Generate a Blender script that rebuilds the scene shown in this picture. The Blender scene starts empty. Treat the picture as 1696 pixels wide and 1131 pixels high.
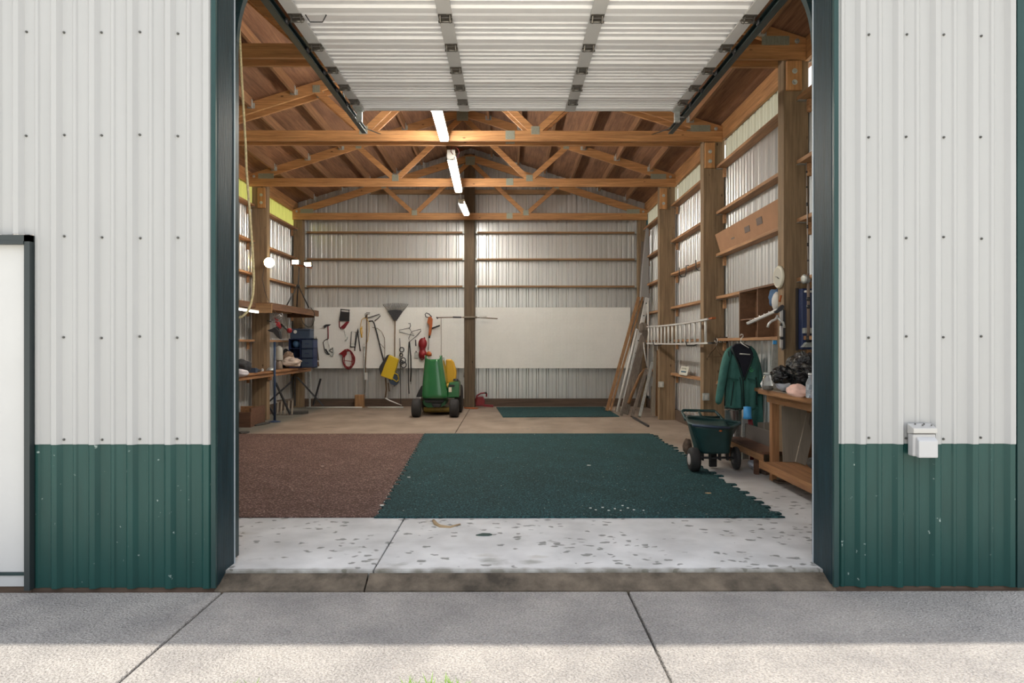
import bpy, math, random
from mathutils import Vector, Matrix
V = Vector
random.seed(7)
sc = bpy.context.scene
COL = sc.collection

# ------------------------------------------------------------------ camera, sky, sun, exposure
F = 1130.7                      # focal length in pixels of a 1696 px wide frame (24 mm)
HC = 1.32                       # eye height above the slab
VX, VY = 842.0, 570.0           # where the building's depth lines meet
cam_d = bpy.data.cameras.new('camera'); cam = bpy.data.objects.new('camera', cam_d); COL.objects.link(cam)
cam_d.sensor_width = 36.0; cam_d.lens = 24.0; cam_d.clip_start = 0.05; cam_d.clip_end = 400
cam.location = (0, 0, HC)
cam.rotation_euler = (math.radians(90), 0, math.radians(-0.30))
cam_d.shift_y = 4.5/1696
sc.camera = cam
sc.view_settings.view_transform = 'Standard'
sc.view_settings.look = 'None'
sc.view_settings.gamma = 1.0
sc.view_settings.exposure = 0.95
try: sc.view_settings.use_curve_mapping = False
except Exception: pass

world = bpy.data.worlds.new('sky'); sc.world = world; world.use_nodes = True
wt = world.node_tree; wt.nodes.clear()
w_out = wt.nodes.new('ShaderNodeOutputWorld'); w_bg = wt.nodes.new('ShaderNodeBackground')
w_tc = wt.nodes.new('ShaderNodeTexCoord'); w_sep = wt.nodes.new('ShaderNodeSeparateXYZ')
w_rmp = wt.nodes.new('ShaderNodeValToRGB')
wt.links.new(w_tc.outputs['Generated'], w_sep.inputs[0]); wt.links.new(w_sep.outputs['Z'], w_rmp.inputs[0])
w_rmp.color_ramp.elements[0].position = 0.0; w_rmp.color_ramp.elements[0].color = (0.95, 0.95, 0.93, 1)
w_rmp.color_ramp.elements[1].position = 0.9; w_rmp.color_ramp.elements[1].color = (0.76, 0.81, 0.92, 1)
# dark band added to the low sky for siding reflections; the sides stay open
w_mr = wt.nodes.new('ShaderNodeMapRange'); w_mr.inputs[1].default_value = .35; w_mr.inputs[2].default_value = .02; wt.links.new(w_sep.outputs['Z'], w_mr.inputs[0])
w_my = wt.nodes.new('ShaderNodeMapRange'); w_my.inputs[1].default_value = -.45; w_my.inputs[2].default_value = -.92; wt.links.new(w_sep.outputs['Y'], w_my.inputs[0])
w_mm = wt.nodes.new('ShaderNodeMath'); w_mm.operation = 'MULTIPLY'; wt.links.new(w_mr.outputs[0], w_mm.inputs[0]); wt.links.new(w_my.outputs[0], w_mm.inputs[1])
w_ms = wt.nodes.new('ShaderNodeMath'); w_ms.operation = 'MULTIPLY'; wt.links.new(w_mm.outputs[0], w_ms.inputs[0]); w_ms.inputs[1].default_value = .8
w_mx = wt.nodes.new('ShaderNodeMix'); w_mx.data_type = 'RGBA'; wt.links.new(w_ms.outputs[0], w_mx.inputs[0]); wt.links.new(w_rmp.outputs[0], w_mx.inputs[6]); w_mx.inputs[7].default_value = (.16, .20, .13, 1)
wt.links.new(w_mx.outputs[2], w_bg.inputs[0]); w_bg.inputs[1].default_value = 1.05
wt.links.new(w_bg.outputs[0], w_out.inputs[0])

sun_d = bpy.data.lights.new('sun', 'SUN'); sun = bpy.data.objects.new('sun', sun_d); COL.objects.link(sun)
sun_d.energy = 3.3; sun_d.angle = math.radians(0.6); sun_d.color = (1.0, 0.92, 0.80)
_to_sun = V((-0.25, 0.030, 0.95)).normalized()
sun.rotation_euler = _to_sun.to_track_quat('Z', 'Y').to_euler()
sun.location = (-6, 3, 14)

# ------------------------------------------------------------------ helpers
def P(px, py, D):               # photo pixel at depth D metres -> place in the building
    return V(((px-VX)*D/F, D, HC-(py-VY)*D/F))
def G(px, py, z=0.0):           # photo pixel on a level plane of height z
    D = (HC-z)*F/(py-VY)
    return V(((px-VX)*D/F, D, z))
WL = {}                         # world place of each object's origin
def wl(o): return WL.get(o.name, V((0, 0, 0)))

class MB:
    def __init__(s): s.v = []; s.f = []; s.sm = []
    def add(s, vs, fs, smooth=False):
        n = len(s.v); s.v += [V(x) for x in vs]
        for f in fs: s.f.append([n+i for i in f]); s.sm.append(smooth)
        return s
    def box(s, x0, x1, y0, y1, z0, z1):
        vs = [(x, y, z) for x in (x0, x1) for y in (y0, y1) for z in (z0, z1)]
        return s.add(vs, [(0,1,3,2),(4,6,7,5),(0,4,5,1),(2,3,7,6),(0,2,6,4),(1,5,7,3)])
    def obox(s, c, ax, ay, az):   # centre and three half axes
        c, ax, ay, az = V(c), V(ax), V(ay), V(az)
        vs = [c+ax*i+ay*j+az*k for i in (-1,1) for j in (-1,1) for k in (-1,1)]
        return s.add(vs, [(0,1,3,2),(4,6,7,5),(0,4,5,1),(2,3,7,6),(0,2,6,4),(1,5,7,3)])
    def beam(s, p, q, w, h, up=(0,0,1)):   # w across, h along up
        p, q = V(p), V(q); d = (q-p); L = d.length; d.normalize(); up = V(up)
        side = d.cross(up)
        if side.length < 1e-4: side = V((1,0,0))
        side.normalize(); u = side.cross(d).normalized()
        return s.obox((p+q)/2, d*L/2, side*w/2, u*h/2)
    def tube(s, pts, r, n=8, closed=False, cap=True, smooth=True):
        pts = [V(p) for p in pts]; N = len(pts); rs = r if isinstance(r, (list, tuple)) else [r]*N
        base = len(s.v); ref = None
        for i, p in enumerate(pts):
            if closed: t = pts[(i+1) % N]-pts[i-1]
            else: t = pts[min(i+1, N-1)]-pts[max(i-1, 0)]
            t = t.normalized() if t.length > 1e-9 else V((0,0,1))
            if ref is None:
                ref = V((0,0,1)) if abs(t.z) < .9 else V((1,0,0))
            a = ref - t*ref.dot(t)
            if a.length < 1e-5: a = t.orthogonal()
            a.normalize(); ref = a; b = t.cross(a)
            for k in range(n):
                an = 2*math.pi*k/n
                s.v.append(p+(a*math.cos(an)+b*math.sin(an))*rs[i])
        for i in range(N if closed else N-1):
            for k in range(n):
                j = (i+1) % N
                s.f.append([base+i*n+k, base+i*n+(k+1) % n, base+j*n+(k+1) % n, base+j*n+k]); s.sm.append(smooth)
        if cap and not closed:
            s.f.append([base+k for k in range(n)][::-1]); s.sm.append(False)
            s.f.append([base+(N-1)*n+k for k in range(n)]); s.sm.append(False)
        return s
    def prism(s, pts, ext, smooth=False):  # 3d outline extruded by a vector
        pts = [V(p) for p in pts]; e = V(ext); n = len(pts)
        fs = [list(range(n))[::-1], [n+i for i in range(n)]]
        s.add(pts+[p+e for p in pts], fs)
        b = len(s.v)-2*n
        for i in range(n): s.f.append([b+i, b+(i+1) % n, b+n+(i+1) % n, b+n+i]); s.sm.append(smooth)
        return s
    def ball(s, c, r, nu=14, nv=9, fn=None):
        c = V(c); r = (r, r, r) if not isinstance(r, (tuple, list)) else r
        base = len(s.v)
        for j in range(1, nv):
            th = math.pi*j/nv
            for i in range(nu):
                ph = 2*math.pi*i/nu
                d = V((math.sin(th)*math.cos(ph), math.sin(th)*math.sin(ph), math.cos(th)))
                k = fn(d) if fn else 1
                s.v.append(c+V((d.x*r[0], d.y*r[1], d.z*r[2]))*k)
        s.v.append(c+V((0,0,r[2]))*(fn(V((0,0,1))) if fn else 1)); s.v.append(c-V((0,0,r[2]))*(fn(V((0,0,-1))) if fn else 1))
        top, bot = len(s.v)-2, len(s.v)-1
        for i in range(nu):
            i2 = (i+1) % nu
            s.f.append([top, base+i, base+i2]); s.sm.append(True)
            s.f.append([bot, base+(nv-2)*nu+i2, base+(nv-2)*nu+i]); s.sm.append(True)
            for j in range(nv-2):
                s.f.append([base+j*nu+i, base+(j+1)*nu+i, base+(j+1)*nu+i2, base+j*nu+i2]); s.sm.append(True)
        return s
    def grid(s, fn, nu, nv, smooth=True):
        base = len(s.v)
        for i in range(nu+1):
            for j in range(nv+1): s.v.append(V(fn(i/nu, j/nv)))
        for i in range(nu):
            for j in range(nv):
                a = base+i*(nv+1)+j
                s.f.append([a, a+nv+1, a+nv+2, a+1]); s.sm.append(smooth)
        return s
    def lathe(s, c, prof, axis=(0,0,1), n=20, smooth=True):  # prof: (radius, along)
        c = V(c); ax = V(axis).normalized(); a = ax.orthogonal().normalized(); b = ax.cross(a)
        base = len(s.v); N = len(prof)
        for r, h in prof:
            for k in range(n):
                an = 2*math.pi*k/n; s.v.append(c+ax*h+(a*math.cos(an)+b*math.sin(an))*max(r, 1e-4))
        for i in range(N-1):
            for k in range(n):
                s.f.append([base+i*n+k, base+i*n+(k+1) % n, base+(i+1)*n+(k+1) % n, base+(i+1)*n+k]); s.sm.append(smooth)
        s.f.append([base+k for k in range(n)][::-1]); s.sm.append(False)
        s.f.append([base+(N-1)*n+k for k in range(n)]); s.sm.append(False)
        return s
    def build(s, name, mat, parent=None, bevel=0, solid=0, sub=0, loc=None):
        me = bpy.data.meshes.new(name)
        o0 = wl(parent) if parent else V((0,0,0))
        if loc is None:
            loc = o0 if parent else s.base()
        loc = V(loc)
        me.from_pydata([tuple(v-loc) for v in s.v], [], s.f)
        me.polygons.foreach_set('use_smooth', s.sm); me.update()
        o = bpy.data.objects.new(name, me); COL.objects.link(o)
        o.location = loc-o0; WL[o.name] = loc
        if parent: o.parent = parent
        me.materials.append(mat)
        if solid: m = o.modifiers.new('thickness', 'SOLIDIFY'); m.thickness = solid; m.offset = 0
        if bevel: m = o.modifiers.new('edge', 'BEVEL'); m.width = bevel; m.segments = 2; m.limit_method = 'ANGLE'
        if sub: m = o.modifiers.new('smooth', 'SUBSURF'); m.levels = sub; m.render_levels = sub
        return o
    def base(s):
        xs = [v.x for v in s.v]; ys = [v.y for v in s.v]; zs = [v.z for v in s.v]
        return V(((min(xs)+max(xs))/2, (min(ys)+max(ys))/2, min(zs)))

def tag(o, label=None, cat=None, group=None, kind=None):
    if label: o['label'] = label
    if cat: o['category'] = cat
    if group: o['group'] = group
    if kind: o['kind'] = kind
    return o
def thing(name, loc, label, cat, group=None, rz=0):
    o = bpy.data.objects.new(name, None); COL.objects.link(o); o.empty_display_size = .1
    o.location = V(loc); o.rotation_euler.z = rz; WL[o.name] = V(loc)
    return tag(o, label, cat, group)
def struct(name, mb, mat, **k):
    o = mb.build(name, mat, **k); o['kind'] = 'structure'; return o
def kids(o): return [c for c in COL.objects if c.parent == o]
def dup(o, loc=None, parent=None):
    ch = kids(o)
    c = o.copy(); COL.objects.link(c)
    if parent: c.parent = parent
    if loc is not None: c.location = V(loc)
    WL[c.name] = V(c.location)+(wl(parent) if parent else V((0,0,0)))
    for x in ch: dup(x, None, c)
    return c

# ------------------------------------------------------------------ materials
def mat(name, col, rough=.6, metal=0., var=0., scale=8., bump=0., bscale=60., stretch=(1,1,1), col2=None, spec=.5, coat=0., alpha=None, trans=0.):
    m = bpy.data.materials.new(name); m.use_nodes = True; t = m.node_tree; b = t.nodes['Principled BSDF']
    b.inputs['Roughness'].default_value = rough; b.inputs['Metallic'].default_value = metal
    b.inputs['Specular IOR Level'].default_value = spec
    if coat: b.inputs['Coat Weight'].default_value = coat; b.inputs['Coat Roughness'].default_value = .15
    if trans: b.inputs['Transmission Weight'].default_value = trans
    tc = t.nodes.new('ShaderNodeTexCoord'); mp = t.nodes.new('ShaderNodeMapping'); mp.inputs['Scale'].default_value = stretch
    t.links.new(tc.outputs['Object'], mp.inputs[0])
    c = (*col, 1)
    if var or col2:
        n = t.nodes.new('ShaderNodeTexNoise'); n.inputs['Scale'].default_value = scale; n.inputs['Detail'].default_value = 6
        n.inputs['Roughness'].default_value = .65
        t.links.new(mp.outputs[0], n.inputs[0])
        r = t.nodes.new('ShaderNodeValToRGB'); r.color_ramp.elements[0].position = .32; r.color_ramp.elements[1].position = .68
        lo = col2 if col2 else tuple(max(0, x*(1-var)) for x in col)
        hi = col if col2 else tuple(min(1, x*(1+var)) for x in col)
        r.color_ramp.elements[0].color = (*lo, 1); r.color_ramp.elements[1].color = (*hi, 1)
        t.links.new(n.outputs[0], r.inputs[0]); t.links.new(r.outputs[0], b.inputs['Base Color'])
    else: b.inputs['Base Color'].default_value = c
    if bump:
        n2 = t.nodes.new('ShaderNodeTexNoise'); n2.inputs['Scale'].default_value = bscale; n2.inputs['Detail'].default_value = 4
        t.links.new(mp.outputs[0], n2.inputs[0])
        bp = t.nodes.new('ShaderNodeBump'); bp.inputs['Strength'].default_value = bump; bp.inputs['Distance'].default_value = .01
        t.links.new(n2.outputs[0], bp.inputs['Height']); t.links.new(bp.outputs[0], b.inputs['Normal'])
    if bump >= 1: bp.inputs['Distance'].default_value = .03
    return m
def emit(name, col, s):
    m = bpy.data.materials.new(name); m.use_nodes = True; t = m.node_tree; t.nodes.clear()
    o = t.nodes.new('ShaderNodeOutputMaterial'); e = t.nodes.new('ShaderNodeEmission')
    e.inputs[0].default_value = (*col, 1); e.inputs[1].default_value = s; t.links.new(e.outputs[0], o.inputs[0]); return m
def sr(r, g, b):                 # sRGB 0-255 -> linear
    return tuple(((c/255)/12.92 if c/255 <= .04045 else ((c/255+.055)/1.055)**2.4) for c in (r, g, b))

GX, GY, GZ = (.35, 5, 5), (5, .35, 5), (5, 5, .35)     # grain runs along x / y / z
def wood(name, a, b, g, rough=.65, sc_=4., knots=True):
    m = mat(name, a, rough, 0, 0, sc_, .15, 14, g, b)
    t = m.node_tree; bs = t.nodes['Principled BSDF']
    if knots:
        fg = t.nodes.new('ShaderNodeTexNoise'); fg.inputs['Scale'].default_value = 9; fg.inputs['Detail'].default_value = 7; fg.inputs['Roughness'].default_value = .7
        fm = t.nodes.new('ShaderNodeMapping'); fm.inputs['Scale'].default_value = tuple(.22 if q < 1 else 5 for q in g)
        tc0 = [n for n in t.nodes if n.type == 'TEX_COORD'][0]; t.links.new(tc0.outputs['Object'], fm.inputs[0]); t.links.new(fm.outputs[0], fg.inputs[0])
        fr_ = t.nodes.new('ShaderNodeValToRGB'); fr_.color_ramp.elements[0].position = .30; fr_.color_ramp.elements[1].position = .62
        fr_.color_ramp.elements[0].color = (.50, .47, .45, 1); fr_.color_ramp.elements[1].color = (1.12, 1.12, 1.12, 1); t.links.new(fg.outputs[0], fr_.inputs[0])
        fx = t.nodes.new('ShaderNodeMix'); fx.data_type = 'RGBA'; fx.blend_type = 'MULTIPLY'; fx.inputs[0].default_value = .85
        t.links.new(bs.inputs['Base Color'].links[0].from_socket, fx.inputs[6]); t.links.new(fr_.outputs[0], fx.inputs[7]); t.links.new(fx.outputs[2], bs.inputs['Base Color'])
        src = bs.inputs['Base Color'].links[0].from_socket
        vo = t.nodes.new('ShaderNodeTexVoronoi'); vo.inputs['Scale'].default_value = 1.1
        tc = [n for n in t.nodes if n.type == 'TEX_COORD'][0]
        mp = t.nodes.new('ShaderNodeMapping'); mp.inputs['Scale'].default_value = tuple(2.2 if q < 1 else 5 for q in g)
        t.links.new(tc.outputs['Object'], mp.inputs[0]); t.links.new(mp.outputs[0], vo.inputs[0])
        r = t.nodes.new('ShaderNodeValToRGB'); r.color_ramp.elements[0].position = .035; r.color_ramp.elements[1].position = .075
        r.color_ramp.elements[0].color = (.25, .2, .18, 1); r.color_ramp.elements[1].color = (1, 1, 1, 1)
        t.links.new(vo.outputs['Distance'], r.inputs[0])
        mx = t.nodes.new('ShaderNodeMix'); mx.data_type = 'RGBA'; mx.blend_type = 'MULTIPLY'; mx.inputs[0].default_value = 1
        t.links.new(src, mx.inputs[6]); t.links.new(r.outputs[0], mx.inputs[7]); t.links.new(mx.outputs[2], bs.inputs['Base Color'])
    return m
FIRa, FIRb = (.60, .31, .125), (.40, .19, .07)
M = {}
M['fir_x'] = wood('fir_x', FIRa, FIRb, GX); M['fir_y'] = wood('fir_y', FIRa, FIRb, GY); M['fir_z'] = wood('fir_z', FIRa, FIRb, GZ)
M['purlin'] = wood('purlin_wood', (.34, .175, .08), (.22, .105, .045), GY)
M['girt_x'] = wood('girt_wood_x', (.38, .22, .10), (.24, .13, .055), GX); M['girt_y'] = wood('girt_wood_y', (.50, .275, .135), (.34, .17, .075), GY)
M['post'] = wood('treated_post', (.34, .23, .13), (.19, .125, .068), GZ, .75, 1.8)
M['postdk'] = wood('dark_post', (.15, .105, .062), (.095, .065, .04), GZ, .8, 3.)
M['skirt'] = wood('skirt_board', (.13, .085, .06), (.08, .055, .04), GX, .8)
M['ply'] = wood('roof_plywood', (.36, .18, .095), (.19, .095, .052), (3.5, .5, 3.5), .8, 2.2)
M['bench'] = wood('bench_wood', (.40, .20, .085), (.24, .11, .046), GY)
M['bench_z'] = wood('bench_wood_upright', (.42, .21, .09), (.26, .12, .05), GZ)
M['shelf'] = wood('shelf_wood', (.22, .105, .05), (.13, .062, .03), GY)
M['oldwood'] = wood('weathered_board', (.23, .19, .155), (.13, .105, .085), GZ, .85)
M['board'] = wood('board', (.42, .23, .10), (.26, .13, .055), GZ)
M['cubby'] = wood('cubby_wood', (.21, .105, .055), (.14, .07, .035), GY, .6, 3, False)
M['white'] = mat('white_siding', (.362, .366, .372), .38, 0, .035, 1.2, 0, stretch=(6, 6, .5))
def siding_green():
    m = mat('green_siding', sr(28, 66, 63), .36, 0, .12, 2.0, 0, stretch=(4, 4, .8), spec=.30)
    t = m.node_tree; b = t.nodes['Principled BSDF']; src = b.inputs['Base Color'].links[0].from_socket
    tc = [n for n in t.nodes if n.type == 'TEX_COORD'][0]
    n = t.nodes.new('ShaderNodeTexNoise'); n.inputs['Scale'].default_value = 26; n.inputs['Detail'].default_value = 5
    t.links.new(tc.outputs['Object'], n.inputs[0])
    r = t.nodes.new('ShaderNodeValToRGB'); r.color_ramp.elements[0].position = .70; r.color_ramp.elements[1].position = .76
    t.links.new(n.outputs[0], r.inputs[0])
    mx = t.nodes.new('ShaderNodeMix'); mx.data_type = 'RGBA'; t.links.new(r.outputs[0], mx.inputs[0]); t.links.new(src, mx.inputs[6])
    mx.inputs[7].default_value = (.35, .42, .40, 1); t.links.new(mx.outputs[2], b.inputs['Base Color'])
    return m
M['green'] = siding_green()
M['gtrim'] = mat('green_trim', sr(34, 60, 60), .40, 0, .15, 3, 0, stretch=(4, 4, .6), spec=.3)
M['gwood'] = mat('green_painted_board', sr(22, 44, 51), .5, 0, .35, 5, .3, 20, stretch=(5, 5, .5), spec=.3)
M['edge'] = mat('pale_seal', (.40, .44, .48), .4)
M['inner'] = mat('inner_siding', (.64, .64, .63), .30, .55, .05, 1.0, 0, stretch=(5, 5, .5))
M['galv'] = mat('galvanised', (.50, .52, .50), .45, .55, .2, 30)
M['galvdk'] = mat('nail_plate_steel', (.36, .38, .31), .45, .4, .12, 60)
M['screw'] = mat('screw_grey', (.10, .10, .095), .5, .3)
M['hinge'] = mat('hinge_steel', (.20, .185, .165), .32, .75, .3, 40)
M['steel'] = mat('steel', (.65, .65, .66), .3, .9, .1, 20)
M['alu'] = mat('aluminium', (.66, .65, .63), .45, .55, .12, 14)
M['dark'] = mat('dark_metal', (.045, .045, .05), .45, .3, .2, 12)
M['black'] = mat('black_plastic', (.018, .018, .02), .5)
M['track'] = mat('track_green_steel', sr(40, 58, 60), .4, .3, .15, 6)
M['doorw'] = mat('overhead_door_white', (.88, .87, .88), .42, 0, .03, 2)
M['strap'] = mat('door_stile', (.62, .61, .60), .5, 0, .04, 3)
M['tubeglow'] = emit('tube_glow', (1.0, .95, .87), 74)
M['tubeglow2'] = emit('tube_glow_daylight', (1.0, .98, .93), 64)
M['bulb'] = emit('bulb_glow', (1.0, .66, .30), 110)
M['cream'] = mat('cream_enamel', (.70, .66, .52), .4)
M['rope'] = mat('rope', (.55, .45, .25), .9, 0, .3, 60, .6, 90)
M['jacket'] = mat('jacket_cloth', sr(60, 112, 104), .8, 0, .16, 6, 1.0, 7)
M['lining'] = mat('jacket_lining', sr(24, 24, 38), .85)
M['cartg'] = mat('cart_plastic', sr(32, 62, 62), .40, 0, .18, 6)
M['rubber'] = mat('tyre_rubber', (.022, .020, .020), .75)
M['hub'] = mat('hub_pale', (.55, .50, .48), .5)
M['jd'] = mat('mower_green', (.018, .140, .042), .20, 0, .04, 3, coat=.6)
M['yellow'] = mat('yellow_plastic', (.66, .45, .02), .38)
M['yellow2'] = mat('seat_yellow', (.62, .34, .02), .45)
M['bag'] = mat('bin_bag', (.009, .009, .010), .24, 0, 0, 8, 1.0, 26)
M['clearbag'] = mat('clear_plastic', (.60, .63, .72), .22, 0, .1, 8, .6, 16, trans=.25)
M['whitebag'] = mat('white_plastic', (.72, .72, .74), .35, 0, .06, 8, .6, 16)
M['pink'] = mat('pink_cloth', (.88, .56, .46), .8, 0, .12, 8, .5, 20)
M['cloth'] = mat('cream_cloth', (.62, .50, .42), .85, 0, .15, 14, .6, 30)
M['navy'] = mat('navy_plastic', sr(30, 46, 84), .45, 0, .1, 6)
M['slate'] = mat('slate_plastic', sr(58, 72, 92), .5, 0, .08, 6)
M['bluepaint'] = mat('blue_paint', sr(36, 56, 84), .45)
M['blue'] = mat('light_blue_plastic', sr(70, 160, 225), .4)
M['red'] = mat('red_plastic', sr(140, 30, 36), .4, 0, .1, 10)
M['orange'] = mat('orange_plastic', sr(172, 88, 38), .45, 0, .1, 10)
M['maroon'] = mat('dark_red', sr(120, 30, 38), .45)
M['handle'] = mat('tool_handle', sr(112, 88, 64), .7, 0, .2, 12, 0, stretch=GZ)
M['sawsteel'] = mat('tarnished_blade', (.20, .17, .13), .5, .5, .3, 10)
M['offwhite'] = mat('off_white', (.66, .64, .60), .5)
M['cardboard'] = mat('cardboard', (.36, .19, .10), .8, 0, .08, 5)
M['ink'] = mat('faded_print', (.17, .13, .11), .8)
M['greytan'] = mat('grey_panel', (.24, .20, .155), .75, 0, .12, 5, stretch=GZ)
M['paper'] = mat('sign_paper', (.62, .60, .52), .6)
M['inkblue'] = mat('sign_ink', sr(60, 110, 140), .6)
M['grass'] = mat('grass', (.20, .33, .06), .7, 0, .3, 20)
M['leafdk'] = mat('dark_scrap', (.05, .045, .04), .8)

# ------------------------------------------------------------------ the shell
XL, XR, XC = -4.53, 2.955, -0.797      # side walls and ridge line
YF, YB = 3.88, 14.56                   # front and back siding planes
TY = [4.12, 6.68, 9.28, 11.88, 14.42]  # post lines
PITCH = .2133
GR = -.075                             # outside ground
def roof_z(x, off=0): return 4.32+off+.315*(3.74-abs(x-XC))

def nodes_mul(m, col_socket_fn): pass
def floor_mat():
    m = bpy.data.materials.new('concrete_floor'); m.use_nodes = True; t = m.node_tree; b = t.nodes['Principled BSDF']; b.inputs['Roughness'].default_value = .72
    N = t.nodes.new; L = t.links.new
    tc = N('ShaderNodeTexCoord'); sep = N('ShaderNodeSeparateXYZ'); L(tc.outputs['Object'], sep.inputs[0])
    def noise(s, d=5, st=(1,1,1)):
        mp = N('ShaderNodeMapping'); mp.inputs['Scale'].default_value = st; L(tc.outputs['Object'], mp.inputs[0])
        n = N('ShaderNodeTexNoise'); n.inputs['Scale'].default_value = s; n.inputs['Detail'].default_value = d; L(mp.outputs[0], n.inputs[0]); return n.outputs[0]
    def ramp(src, p0, p1, c0, c1):
        r = N('ShaderNodeValToRGB'); r.color_ramp.elements[0].position = p0; r.color_ramp.elements[1].position = p1
        r.color_ramp.elements[0].color = (*c0, 1); r.color_ramp.elements[1].color = (*c1, 1); L(src, r.inputs[0]); return r.outputs[0]
    def mix(f, a, c, mode='MIX'):
        x = N('ShaderNodeMix'); x.data_type = 'RGBA'; x.blend_type = mode
        if isinstance(f, float): x.inputs[0].default_value = f
        else: L(f, x.inputs[0])
        L(a, x.inputs[6])
        if isinstance(c, tuple): x.inputs[7].default_value = (*c, 1)
        else: L(c, x.inputs[7])
        return x.outputs[2]
    def math_(op, a, c=None):
        x = N('ShaderNodeMath'); x.operation = op
        for i, q in enumerate((a, c)):
            if q is None: continue
            if isinstance(q, (int, float)): x.inputs[i].default_value = q
            else: L(q, x.inputs[i])
        return x.outputs[0]
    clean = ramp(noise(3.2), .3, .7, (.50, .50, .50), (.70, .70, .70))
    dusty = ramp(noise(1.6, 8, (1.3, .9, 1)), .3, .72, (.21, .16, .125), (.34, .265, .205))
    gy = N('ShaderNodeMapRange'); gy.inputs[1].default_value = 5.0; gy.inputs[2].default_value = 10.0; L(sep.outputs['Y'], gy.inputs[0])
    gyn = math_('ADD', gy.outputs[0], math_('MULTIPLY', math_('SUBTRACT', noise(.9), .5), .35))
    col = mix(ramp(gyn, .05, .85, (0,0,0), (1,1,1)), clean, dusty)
    # shade by the left bench painted into the floor as a grey strip
    gx = N('ShaderNodeMapRange'); gx.inputs[1].default_value = -3.55; gx.inputs[2].default_value = -3.75; L(math_('ADD', sep.outputs['X'], math_('MULTIPLY', noise(1.5), .25)), gx.inputs[0])
    col = mix(gx.outputs[0], col, (.16, .15, .125))
    # damp drip marks by the doorway
    mp = N('ShaderNodeMapping'); mp.inputs['Scale'].default_value = (1, 1.35, 1); L(tc.outputs['Object'], mp.inputs[0])
    w = N('ShaderNodeTexNoise'); w.inputs['Scale'].default_value = 14; L(mp.outputs[0], w.inputs[0])
    va = N('ShaderNodeVectorMath'); va.operation = 'MULTIPLY_ADD'; L(w.outputs['Color'], va.inputs[0]); va.inputs[1].default_value = (.10, .10, 0); L(mp.outputs[0], va.inputs[2])
    vo = N('ShaderNodeTexVoronoi'); vo.inputs['Scale'].default_value = 12; L(va.outputs[0], vo.inputs['Vector'])
    spot = ramp(vo.outputs['Distance'], .26, .36, (1,1,1), (0,0,0))
    sel = N('ShaderNodeSeparateXYZ'); L(vo.outputs['Color'], sel.inputs[0])
    patch = noise(1.3, 3)
    side = N('ShaderNodeMapRange'); side.inputs[1].default_value = -1.2; side.inputs[2].default_value = 1.5; side.inputs[3].default_value = .0; side.inputs[4].default_value = .12; L(sep.outputs['X'], side.inputs[0])
    near = N('ShaderNodeMapRange'); near.inputs[1].default_value = 5.3; near.inputs[2].default_value = 6.5; near.inputs[3].default_value = 0; near.inputs[4].default_value = -.5; L(sep.outputs['Y'], near.inputs[0])
    thr = math_('ADD', math_('ADD', math_('MULTIPLY', math_('SUBTRACT', patch, .40), 3.2), side.outputs[0]), near.outputs[0])
    on = math_('LESS_THAN', sel.outputs[0], thr)
    col = mix(math_('MULTIPLY', math_('MULTIPLY', spot, on), .8), col, (.15, .155, .145))
    # faint tan stains, oily streaks further in
    st = ramp(noise(2.3, 4, (1, 1.6, 1)), .64, .76, (0,0,0), (.45,.45,.45)); col = mix(st, col, (.30, .26, .19))
    sm = ramp(noise(2.9, 7, (1, 1.3, 1)), .60, .72, (0,0,0), (1,1,1)); sy = N('ShaderNodeMapRange'); sy.inputs[1].default_value = 4.75; sy.inputs[2].default_value = 4.2; L(sep.outputs['Y'], sy.inputs[0])
    col = mix(math_('MULTIPLY', math_('MULTIPLY', sm, sy.outputs[0]), .6), col, (.17, .17, .14))
    oil = ramp(noise(1.8, 6, (.9, 2.0, 1)), .62, .70, (0,0,0), (1,1,1))
    far = N('ShaderNodeMapRange'); far.inputs[1].default_value = 9.9; far.inputs[2].default_value = 10.4; L(sep.outputs['Y'], far.inputs[0])
    col = mix(math_('MULTIPLY', math_('MULTIPLY', oil, far.outputs[0]), .6), col, (.09, .065, .05))
    edge = N('ShaderNodeMapRange'); edge.inputs[1].default_value = 4.09; edge.inputs[2].default_value = 4.035; L(math_('ADD', sep.outputs['Y'], math_('MULTIPLY', noise(9), .10)), edge.inputs[0])
    col = mix(math_('MULTIPLY', edge.outputs[0], .85), col, (.11, .10, .07))
    L(col, b.inputs['Base Color'])
    bp = N('ShaderNodeBump'); bp.inputs['Strength'].default_value = .15; bp.inputs['Distance'].default_value = .01; L(noise(60), bp.inputs['Height']); L(bp.outputs[0], b.inputs['Normal'])
    return m
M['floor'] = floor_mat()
M['walk'] = mat('broom_finished_concrete', (.49, .47, .45), .85, 0, 0, 2.2, 1.0, 90, (1,1,1), (.325, .315, .31))
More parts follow.
